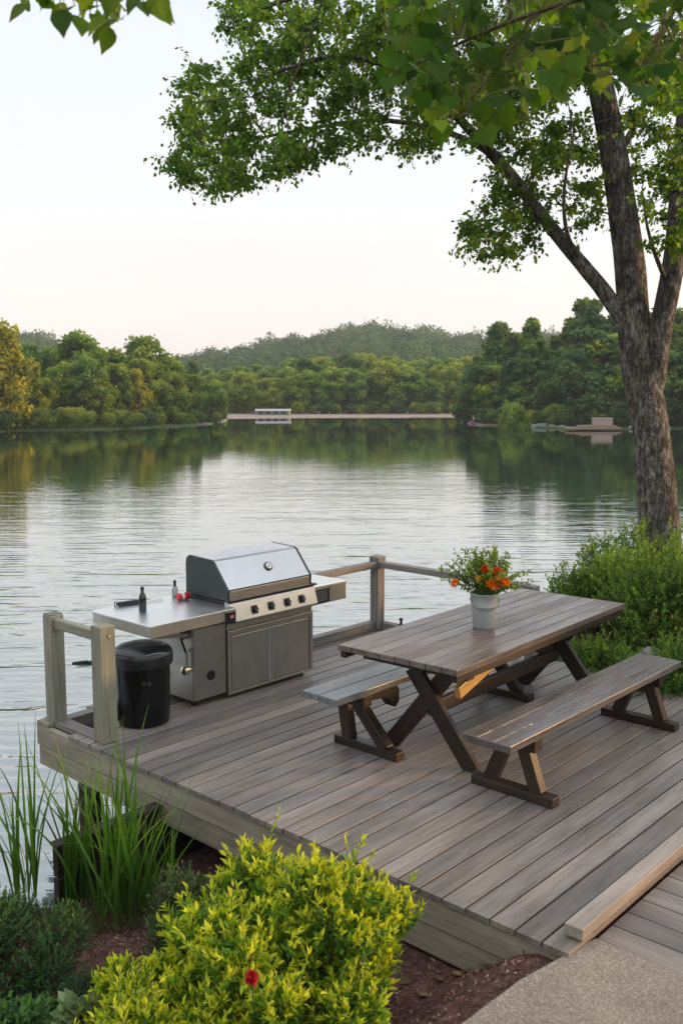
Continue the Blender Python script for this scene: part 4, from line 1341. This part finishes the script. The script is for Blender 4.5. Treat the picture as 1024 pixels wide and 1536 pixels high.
for ci in np.argsort(dist0):
    c_, r = cl[ci]
    dd = np.linalg.norm(nodes - c_, axis=1); j = int(np.argmin(dd)); a = nodes[j]
    mid_ = (a + c_) / 2 + np.array([0, 0, .10 * dd[j]]) + tg_.normal(0, .05 * dd[j], 3)
    t = np.linspace(0, 1, 5)[:, None]
    q = a * (1 - t) ** 2 + 2 * mid_ * t * (1 - t) + c_ * t ** 2
    r0 = .006 + .006 * min(dd[j], 1.5)
    twig.tube(q, np.linspace(r0, .003, 5), 5, False)
    nodes = np.concatenate([nodes, q[2:]])
    tn0 = tg_.normal(0, .16)
    for s in range(tg_.integers(7, 11)):           # side shoots carrying leaves
        d = unit(tg_.normal(size=3) * np.array([1, 1, .75]) + np.array([0, 0, -.15])); ll = r * tg_.uniform(.5, 1.25)
        e = c_ + d * ll + np.array([0, 0, -.12 * ll])
        twig.tube([c_, (c_ + e) / 2 + np.array([0, 0, .03]), e], [.003, .0022, .0012], 3, False)
        nl = int(tg_.integers(8, 13))
        for i in range(nl):
            tt = (i + .6) / nl
            p_ = c_ * (1 - tt) + e * tt + tg_.normal(0, .025, 3)
            lp.append(p_); la.append(d * .5 + tg_.normal(0, .75, 3) + np.array([0, 0, -.55])); lt.append(np.clip(.42 + tn0 + tg_.normal(0, .2), 0, 1))
twig.build('twigs', M_BARK, bt_, sharp=False)
lp = np.array(lp); la = np.array(la); nL = len(lp)
L_ = tg_.uniform(.050, .085, nL)
me = leaf_mesh('crown', lp - RL, la, rdir(nL, tg_) + np.array([0, 0, .8]), L_, L_ * tg_.uniform(.55, .8, nL), M_CAN, 'blade', np.array(lt), tg_)
mobj('crown', me, bt_)
print('canopy leaves', nL)

# near overhanging branches ---------------------------------------------------------
M_NEAR = leafmat('near_leaf', (.026, .080, .009), (.062, .150, .013), (.20, .30, .024), .62, .55, 0, .2)
M_TWIG = plain('twig_bark', (.09, .065, .04), .8, 0, .2, 40, .3)


M_NEARL = leafmat('near_leaf_light', (.05, .12, .012), (.12, .22, .018), (.27, .34, .03), .6, .5, 0, .25)


def hanging_branch(name, label, paths, D0, leaf_at, size, seed, kind='maple', dspread=.35, mat=None):
    rg_ = np.random.default_rng(seed)
    r0 = und(*paths[0][0][0][:2], D0)
    root = thing(name, label, 'branch', tuple(r0))
    alln = []
    for P, wds in paths:
        q = smooth_path(ppath(P, D0), len(P) * 4)
        mb = MB(); mb.tube(q, np.interp(np.linspace(0, 1, len(q)), np.linspace(0, 1, len(wds)), wds), 7, True); mb.build('twig', M_TWIG, root, sharp=False)
        alln += list(q)
    alln = np.array(alln)
    pos = []; ax = []; nr_ = []; tn = []
    pet = MB()
    for (x, y) in leaf_at:
        p = und(x, y, D0 + rg_.uniform(-dspread, dspread))
        j = np.argmin(np.linalg.norm(alln - p, axis=1))
        a = alln[j]
        dn = unit((p - a) * .6 + np.array([0, 0, -.5]) * np.linalg.norm(p - a) + rg_.normal(0, .08, 3) + np.array([0, 0, -.05]))
        pet.tube([a, (a + p) / 2 + np.array([0, 0, .02]), p], [.0022, .0018, .0015], 4, False)
        pos.append(p); ax.append(dn + np.array([0, 0, -.35]) + rg_.normal(0, .22, 3))
        nr_.append(-VF * rg_.uniform(.2, 1.0) + np.array([0, 0, rg_.uniform(.2, 1.0)]) + rg_.normal(0, .45, 3)); tn.append(np.clip(rg_.normal(.42, .22), 0, 1))
    pet.build('leaf_stalks', plain('leaf_stalk', (.20, .20, .05), .6), root, sharp=False)
    nn = len(pos); L_ = size * rg_.uniform(.6, 1.15, nn)
    me = leaf_mesh('foliage', np.array(pos) - r0, np.array(ax), np.array(nr_), L_, L_ * rg_.uniform(.8, 1.05, nn), mat or M_NEAR, kind, np.array(tn), rg_)
    me.polygons.foreach_set('use_smooth', np.ones(len(me.polygons), dtype=bool))
    mobj('foliage', me, root)
    return root


rb_ = np.random.default_rng(19)
NP = [[(590, -40), (575, 90), (585, 120), (640, 140), (630, 170), (665, 190), (720, 200), (770, 160), (830, 150), (870, 120), (925, 150), (1000, 110), (1060, 120), (1080, -60)]]
pts_ = []
while len(pts_) < 420:
    x = rb_.uniform(560, 1080); y = rb_.uniform(-60, 200)
    if in_poly(x, y, NP[0]) and rb_.random() < (1.0 if y < 110 else .62): pts_.append((x, y))
hanging_branch('overhanging_branch', 'near branch of large drooping dark green leaves across the upper right', [
    ([(1180, -120), (1060, -60), (930, -20), (800, 20), (700, 60), (640, 90), (600, 105)], [.014, .012, .010, .008, .006, .004, .002]),
    ([(930, -20), (900, 40), (880, 90), (890, 130)], [.008, .006, .004, .002]),
    ([(800, 20), (770, 70), (730, 120), (690, 170)], [.007, .005, .004, .002]),
    ([(1060, -60), (1020, 0), (985, 60), (960, 100)], [.008, .006, .004, .002]),
    ([(1180, -120), (1100, -150), (940, -150), (800, -110), (650, -50), (585, -10)], [.012, .011, .009, .007, .005, .002])],
    3.6, pts_, .082, 4, 'maple', .55)
pts_ = [(50, -12), (44, -2), (38, 6), (75, -2), (92, 14), (112, 8), (135, 20), (160, 22), (158, 44), (146, 14), (170, 6), (186, 12), (215, 2), (238, 4), (205, -14), (82, 8), (60, -6), (118, 24), (100, -10), (128, -8), (152, 8), (142, 0), (150, 30), (165, 40), (172, 28), (180, 30), (208, -8), (222, -2), (232, 0), (243, -4), (252, -2), (170, -10), (190, -20), (110, -20), (72, -20), (140, -28), (228, -26)]
hanging_branch('overhanging_twig', 'near leafy twig hanging in at the top left corner', [
    ([(120, -160), (130, -90), (135, -40), (150, 0), (168, 14), (178, 26)], [.007, .006, .005, .0035, .0025, .0015]),
    ([(130, -90), (180, -60), (225, -30), (245, -14)], [.005, .004, .003, .0015]),
    ([(135, -40), (100, -20), (70, -12), (48, -14)], [.004, .003, .002, .0015])], 2.7, pts_, .070, 6, 'ovate', .12, M_NEARL)

# =============================================================== SHRUBS ON THE RIGHT BANK
M_SHR = leafmat('bank_shrub_leaf', (.030, .100, .020), (.085, .200, .034), (.22, .34, .055), .46, .45, 0, .3)


def shrub(name, label, centre, rx, ry, hz_, shoots, lpershoot, lsize, mat, seed, cat='shrub', wl=.42, group=None, lobes=9, kind='blade', stem_mat=None, spread=.16, upb=.55, tone0=.3, loose=0.0, tips=.45, lr=(.30, .5), zr=(.35, .72), sprigs=0):
    """a mound of leafy shoots growing from the ground"""
    rg_ = np.random.default_rng(seed)
    cx, cy = centre; gz = ground_z(cx, cy)
    root = thing(name, label, cat, (cx, cy, gz), 0, group)
    lb = []
    for i in range(lobes):
        a = rg_.uniform(0, 6.28); q = math.sqrt(rg_.random()) * .72
        lb.append((q * math.cos(a) * rx, q * math.sin(a) * ry, hz_ * rg_.uniform(*zr) * (1.1 - q * .55), rg_.uniform(*lr)))
    lb.append((0, 0, hz_ * .6, .5)); lb = np.array(lb)
    pos = []; ax = []; nr_ = []; tn = []; ln = []
    mb = MB()
    P0 = np.array([0, 0, 0.])
    for i in range(shoots):
        q = lb[rg_.integers(len(lb))]
        d = rg_.normal(size=3); d[2] = abs(d[2]) * .9 - .25 + rg_.random() * .3; d = unit(d)
        rr0 = q[3] * np.array([rx, ry, hz_ * .95])
        tip = q[:3] + d * rr0 * (rg_.uniform(.55, 1.02) + loose * rg_.random() ** 4)
        if i < sprigs: tip = tip + np.array([0, 0, .06 + .13 * rg_.random()]) + d * .05
        if tip[2] < .02: tip[2] = rg_.uniform(.02, .2)
        gdir = unit(d * .8 + np.array([0, 0, upb]) + rg_.normal(0, .25, 3))
        Ls = spread * rg_.uniform(.6, 1.3) * (1.8 if i < sprigs else 1)
        st = tip - gdir * Ls
        if rg_.random() < .35: mb.tube([st * .35 + P0, st * .8, tip], [.004, .003, .0015], 4, False)
        else: mb.tube([st, tip], [.002, .001], 3, False)
        dep = rg_.normal(0, .1)
        for k in range(lpershoot):
            t = (k + rg_.random()) / lpershoot
            pos.append(st + (tip - st) * t)
            side = rdir(1, rg_)[0]; side = side - gdir * (side @ gdir)
            ax.append(gdir * (.35 + .75 * t) + unit(side) * 1.0 * (1.05 - .55 * t)); nr_.append(gdir + rg_.normal(0, .3, 3))
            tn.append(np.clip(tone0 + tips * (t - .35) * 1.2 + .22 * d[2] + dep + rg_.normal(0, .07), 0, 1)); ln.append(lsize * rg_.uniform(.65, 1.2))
    # inner leaves, coloured dark for a dark interior
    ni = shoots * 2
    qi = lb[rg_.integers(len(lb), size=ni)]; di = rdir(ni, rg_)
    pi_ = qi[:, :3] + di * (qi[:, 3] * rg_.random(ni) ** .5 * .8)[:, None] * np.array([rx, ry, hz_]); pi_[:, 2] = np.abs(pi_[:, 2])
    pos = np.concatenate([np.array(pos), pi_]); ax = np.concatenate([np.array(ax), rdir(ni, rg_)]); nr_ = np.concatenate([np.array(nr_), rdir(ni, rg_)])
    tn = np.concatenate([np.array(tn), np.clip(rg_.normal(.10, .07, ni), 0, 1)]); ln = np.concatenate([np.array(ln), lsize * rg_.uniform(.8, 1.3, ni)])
    M0 = np.array([cx, cy, gz])
    mb.v = [tuple(np.array(v) + M0) for v in mb.v]
    mb.build('stems', stem_mat or M_TWIG, root, sharp=False)
    pos[:, 2] = np.maximum(pos[:, 2], .01)
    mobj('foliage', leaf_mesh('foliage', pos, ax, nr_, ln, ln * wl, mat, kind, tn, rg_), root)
    return root


R_ = lambda px, D: tuple(und(px, 800, D)[:2])
shrub('bank_shrub', 'feathery light green shrub behind the far right table corner', R_(895, 10.6), .62, .62, 1.12, 620, 13, .050, M_SHR, 41, tone0=.52, loose=.25, spread=.22)
shrub('bank_shrub', 'dark green shrub at the foot of the big tree trunk', R_(935, 10.4), .70, .70, 1.25, 640, 13, .052, M_SHR, 42, tone0=.42, spread=.2)
shrub('bank_shrub', 'tall bright green shrub at the right edge in front of the trunk', R_(1012, 9.4), .75, .75, 1.55, 760, 14, .052, M_SHR, 43, tone0=.52, loose=.2, spread=.26)
shrub('bank_shrub', 'low dark green shrub between the table top and the far bench end', R_(925, 8.5), .62, .60, .80, 620, 12, .046, M_SHR, 44, tone0=.36, spread=.16)
shrub('bank_shrub', 'low dark shrub at the right edge beyond the bench', R_(1020, 8.1), .60, .60, .90, 600, 12, .046, M_SHR, 45, tone0=.38, spread=.16)
shrub('bank_shrub', 'shadowed low shrub hugging the far deck edge behind the table legs', (4.62, 2.45), .50, .62, .62, 420, 12, .046, M_SHR, 46, tone0=.15, spread=.14)
shrub('bank_shrub', 'rounded green shrub behind the low dark ones by the water', R_(960, 12.2), .9, .8, 1.3, 560, 13, .056, M_SHR, 47, tone0=.42, spread=.22)
shrub('bank_shrub', 'green shrub just out past the right edge of the deck', (5.3, -.2), .7, .7, .9, 460, 12, .05, M_SHR, 48, tone0=.25)

shrub('bank_shrub', 'tall broad unseen shrub added far right of the deck to shade the grill', (8.0, -2.5), 1.3, 1.3, 3.3, 2200, 13, .09, M_SHR, 49, tone0=.3, spread=.3, lobes=16)  # out of view, added to keep the low sun off the grill
shrub('bank_shrub', 'green shrub on the bank just right of the tree trunk', (7.6, 1.2), .8, .8, 1.2, 480, 13, .06, M_SHR, 141, tone0=.40, spread=.22)
shrub('bank_shrub', 'wide low shrub on the open bank beyond the boardwalk end', (6.6, -.9), .9, .8, .9, 460, 13, .06, M_SHR, 142, tone0=.32, spread=.2)
shrub('bank_shrub', 'waterside shrub on the bank further right than the trunk', (10.4, 2.0), .9, .9, 1.4, 480, 13, .065, M_SHR, 143, tone0=.36, spread=.24)
for i, (sx_, sy_, lb_) in enumerate(((6.2, -4.0, 'first of the unseen shrubs added to block low sun, nearest the path'), (7.5, -4.2, 'second unseen shrub added to block low sun, counted from the path'), (8.8, -4.1, 'third unseen shrub added to block low sun, counted from the path'), (10.1, -4.3, 'last of the unseen shrubs added to block low sun, farthest from the path'))):
    shrub('sun_block_shrub', lb_, (sx_, sy_), .85, .8, 1.42, 520, 13, .075, M_SHR, 150 + i, tone0=.35, spread=.22, group='unseen shrubs added to shade the deck')  # row out of view, added to keep low sun off the deck boards
# =============================================================== FRONT SHRUBS
M_GOLD = leafmat('golden_leaf', (.045, .150, .016), (.20, .36, .022), (.60, .64, .045), .45, .42, 0, .3)
M_FERN = leafmat('dark_fern_leaf', (.018, .070, .028), (.050, .145, .050), (.12, .24, .07), .38, .5, 0, .3)
M_BLUE = leafmat('blue_green_leaf', (.020, .065, .030), (.050, .125, .050), (.14, .22, .07), .3, .5, 0, .3)
M_PALE = leafmat('pale_leaf', (.06, .11, .05), (.13, .20, .09), (.26, .34, .17), .3, .5, 0, .3)
BG1 = tuple(und(430, 1420, 3.95)[:2]); BG2 = tuple(und(240, 1480, 3.6)[:2])
shrub('golden_shrub', 'bright yellow green mounded shrub in the foreground with a red bloom', BG1, .70, .66, .75, 2400, 15, .046, M_GOLD, 51, wl=.34, lobes=34, kind='leaf', tone0=.27, tips=.78, spread=.13, upb=.9, loose=.3, lr=(.16, .34), zr=(.30, .98), sprigs=60)
shrub('golden_shrub', 'low yellow green shrub in front at the bottom left of the big golden one', BG2, .50, .44, .52, 1000, 15, .042, M_GOLD, 52, wl=.34, lobes=14, kind='leaf', tone0=.28, tips=.74, spread=.13, upb=.9, loose=.3, lr=(.16, .36), zr=(.3, .95), sprigs=24)
shrub('golden_shrub', 'middle low golden shrub filling the gap between the two others at the picture bottom', tuple(und(335, 1500, 3.5)[:2]),   .42, .40, .56, 900, 15, .042, M_GOLD, 58, wl=.34, lobes=12, kind='leaf', tone0=.34, tips=.74, spread=.13, upb=.9, loose=.3, lr=(.18, .36), zr=(.3, .9), sprigs=20)
shrub('feathery_shrub', 'small blue green feathery shrub beside the golden one by the reeds', (-.72, 1.92), .30, .30, .52, 520, 16, .022, M_BLUE, 53, wl=.4, lobes=7, tone0=.35, spread=.14)
shrub('fern_shrub', 'dark green ferny shrub at the lower left corner', tuple(und(-20, 1440, 4.50)[:2]), .50, .46, .58, 1000, 18, .026, M_FERN, 54, wl=.38, lobes=9, tone0=.25, spread=.16)
shrub('fern_shrub', 'low dusky green mound on the mulch at the lower left', tuple(und(120, 1440, 4.20)[:2]), .26, .24, .24, 380, 16, .022, M_BLUE, 55, wl=.38, lobes=6, tone0=.12, spread=.10)
shrub('pale_perennial', 'pale jagged leaved plant at the bottom left corner', tuple(und(120, 1500, 3.70)[:2]), .26, .26, .34, 170, 9, .065, M_PALE, 56, wl=.5, lobes=6, kind='leaf', tone0=.35, spread=.14)
shrub('fern_shrub', 'mid green leafy clump at the very bottom left corner', tuple(und(15, 1530, 3.70)[:2]), .34, .30, .40, 480, 12, .040, M_FERN, 57, wl=.42, lobes=6, kind='leaf', tone0=.5, spread=.12)
c = und(377, 1467, 3.30)
rz0 = thing('red_flower', 'single deep red bloom on the front of the golden shrub', 'flower', (c[0], c[1], c[2]))
rgf = np.random.default_rng(8)
flower('petals', c, .030, leafmat('crimson_petal', (.28, .004, .012), (.45, .008, .02), (.60, .03, .04), .2), rz0, rgf, n=70, rootloc=tuple(c))
mb = MB(); mb.tube([c + np.array([0, 0, -.012]), c + VF * .05 + np.array([0, 0, -.10]), c + VF * .14 + np.array([0, 0, -.30])], [.003, .003, .003], 6); mb.build('stem', plain('rose_stem', (.06, .12, .03), .6), rz0)

# =============================================================== REEDS
M_REED = leafmat('reed_blade', (.035, .100, .014), (.095, .215, .026), (.21, .32, .04), .35, .4, 0, .4)


def reed_clump(label, bpx, z, n, hmin, hmax, seed, rad_=.10, lean=.35):
    rg_ = np.random.default_rng(seed)
    c = un(bpx[0], bpx[1], z)
    root = thing('reed_clump', label, 'reeds', tuple(c), 0, None)
    V = []; F = []; T = []; Rn = []
    for i in range(n):
        a = rg_.uniform(0, 6.28); b = np.array([math.cos(a), math.sin(a), 0]) * rad_ * math.sqrt(rg_.random())
        h = rg_.uniform(hmin, hmax); l = rg_.normal(0, lean); la_ = rg_.uniform(0, 6.28)
        ld = np.array([math.cos(la_), math.sin(la_), 0]); wd_ = rg_.uniform(.0050, .0105); bend = rg_.beta(1.2, 3) * .5
        sd_ = unit(np.cross(ld, [0, 0, 1.0]) + rg_.normal(0, .5, 3) * np.array([1, 1, 0])); tt = rg_.uniform(.2, .8); rn_ = rg_.random()
        k0 = len(V); ns = 9
        for k in range(ns):
            t = k / (ns - 1)
            p = b + ld * (abs(l) * h * t * .6 + bend * h * t ** 2.6) + np.array([0, 0, h * (t - .5 * bend * t ** 3)])
            w_ = wd_ * (1 - t ** 2.2) * (.7 + .6 * min(1, t * 4)) + .0006
            V += [p - sd_ * w_, p + unit(np.cross(sd_, [0, 0, 1.0])) * w_ * .5, p + sd_ * w_]; T += [tt * (.4 + .6 * t)] * 3; Rn += [rn_] * 3
        for k in range(ns - 1):
            for s in (0, 1): F.append((k0 + k * 3 + s, k0 + k * 3 + s + 1, k0 + k * 3 + 4 + s, k0 + k * 3 + 3 + s))
    me = np_mesh('blades', np.array(V), [np.array(F)], M_REED, {'tone': np.array(T), 'rnd': np.array(Rn)}, True)
    mobj('blades', me, root)
    return root


reed_clump('dense tall reed clump in front of the deck fascia', (182, 1362), -.56, 74, .55, 1.22, 61, .15, .30)
reed_clump('smaller reed clump by the dark bulkhead end', (118, 1345), -.58, 30, .45, 1.0, 62, .08, .36)
reed_clump('sparse tall reed clump at the left picture edge', (40, 1346), -.60, 22, .6, 1.25, 63, .08, .30)
reed_clump('thin dark reed clump right of the dense one under the deck', (240, 1352), -.56, 18, .30, .70, 64, .12, .30)

# ground litter: mulch chips, low grass ------------------------------------------------
rgm = np.random.default_rng(91)
n = 9000
xy = np.stack([rgm.uniform(-2.6, .25, n), rgm.uniform(.02, 3.0, n)], 1)
hz = terrain_h(xy)[0]
ps = np.concatenate([xy, hz[:, None] + rgm.uniform(.0, .012, n)[:, None]], 1)
ax = rdir(n, rgm) * np.array([1, 1, .35])
m, nt, out = new_mat('mulch_chip'); N = NT(nt)
N.principled(out, N.ramp(N.attr('tone'), [(0, (.05, .027, .02)), (.5, (.17, .085, .065)), (.85, (.32, .18, .14)), (1, (.52, .41, .34))]), .9, 0, None, .2)
me = leaf_mesh('mulch', ps, ax, rdir(n, rgm) * .5 + np.array([0, 0, 1.0]), rgm.uniform(.012, .045, n), rgm.uniform(.006, .014, n), m, 'blade', rgm.random(n) ** 1.3, rgm)
tag(mobj('mulch', me), 'reddish brown bark mulch chips on the bank', 'mulch', kind='stuff')
n = 5200
xy = np.stack([rgm.uniform(-2.2, -.1, n), rgm.uniform(2.35, 3.12, n)], 1)
xy = xy[fbm2(xy, 3.0, 12, 3) + (xy[:, 1] - 2.75) * 2.0 > .05]; n = len(xy)
hz = terrain_h(xy)[0]
me = leaf_mesh('grass', np.concatenate([xy, hz[:, None]], 1), rgm.normal(0, .45, (n, 3)) + np.array([0, 0, 1.0]), rdir(n, rgm) * np.array([1, 1, .1]), rgm.uniform(.03, .085, n), .005, leafmat('bank_grass', (.035, .07, .015), (.085, .13, .03), (.20, .20, .06), .3), 'blade', rgm.random(n), rgm)
tag(mobj('grass', me), 'short olive grass on the bank edge by the reeds', 'grass', kind='stuff')
n = 9000
xy = np.stack([rgm.uniform(4.25, 12, n), rgm.uniform(-5, 5.2, n)], 1)
hz = terrain_h(xy); kp = hz[3] > .05; xy = xy[kp]; n = len(xy); hz = hz[0][kp]
xy = xy[(xy[:, 0] > 5.6) | (xy[:, 1] > .3)]; n = len(xy); hz = terrain_h(xy)[0]
me = leaf_mesh('grass', np.concatenate([xy, hz[:, None]], 1), rgm.normal(0, .4, (n, 3)) + np.array([0, 0, 1.0]), rdir(n, rgm) * np.array([1, 1, .1]), rgm.uniform(.06, .16, n), .012, bpy.data.materials['bank_grass'], 'blade', rgm.random(n), rgm)
tag(mobj('grass', me), 'longer grass on the right bank around the shrubs', 'grass', kind='stuff')
M_DRY = plain('dry_leaf', (.26, .15, .08), .8, 0, .2, 30, .3)
for i, (px, py, z) in enumerate(((690, 1470, -.36), (712, 1462, -.34), (664, 1480, -.38), (735, 1468, -.33), (700, 1490, -.32), (640, 1500, -.36))):
    c = un(px, py, z); c[2] = ground_z(c[0], c[1]) + .012
    me = leaf_mesh('fallen_leaf', np.array([[0, 0, 0.]]), rdir(1, rgm) * np.array([1, 1, .1]), np.array([[.1, .2, 1.0]]), np.array([.06]), np.array([.05]), leafmat('dry_fallen_leaf', (.14, .09, .05), (.24, .15, .08), (.33, .22, .13), .1) if i == 0 else bpy.data.materials['dry_fallen_leaf'], 'ovate', None, rgm)
    o = mobj('fallen_leaf', me); o.location = c
    tag(o, 'dry brown fallen leaf on the mulch below the deck corner', 'leaf', 'fallen leaves by the deck corner')
c = un(128, 995, WATER_Z)
fs_ = thing('driftwood', 'small dark stick floating on the water between the railing posts', 'driftwood', (c[0], c[1], WATER_Z), 0)
mb = MB(); mb.tube([c - VR * .16, c + VR * .02 + np.array([0, 0, .02]), c + VR * .2 - VF * .05], [.016, .02, .008], 7); mb.build('stick', M_DARKW, fs_)
mb = MB(); mb.tube([c + VR * .0, c + VR * .14 + VF * .12 + np.array([0, 0, .03])], [.012, .005], 6); mb.build('side_twig', M_DARKW, fs_)

# =============================================================== HAZE
hzm, nt, out = new_mat('haze_air'); N = NT(nt)
pv = N.n('ShaderNodeVolumePrincipled'); pv.inputs['Color'].default_value = (.86, .93, 1.0, 1); pv.inputs['Density'].default_value = HAZE
pv.inputs['Anisotropy'].default_value = .0
N.l(pv.outputs[0], out.inputs['Volume'])
mb = MB(); mb.box((-600, -600, -4.5), (700, 700, 52)); hz_o = mb.build('haze', hzm)
tag(hz_o, 'thin pale evening haze over the lake', 'haze', kind='stuff')
SC.cycles.volume_bounces = 0
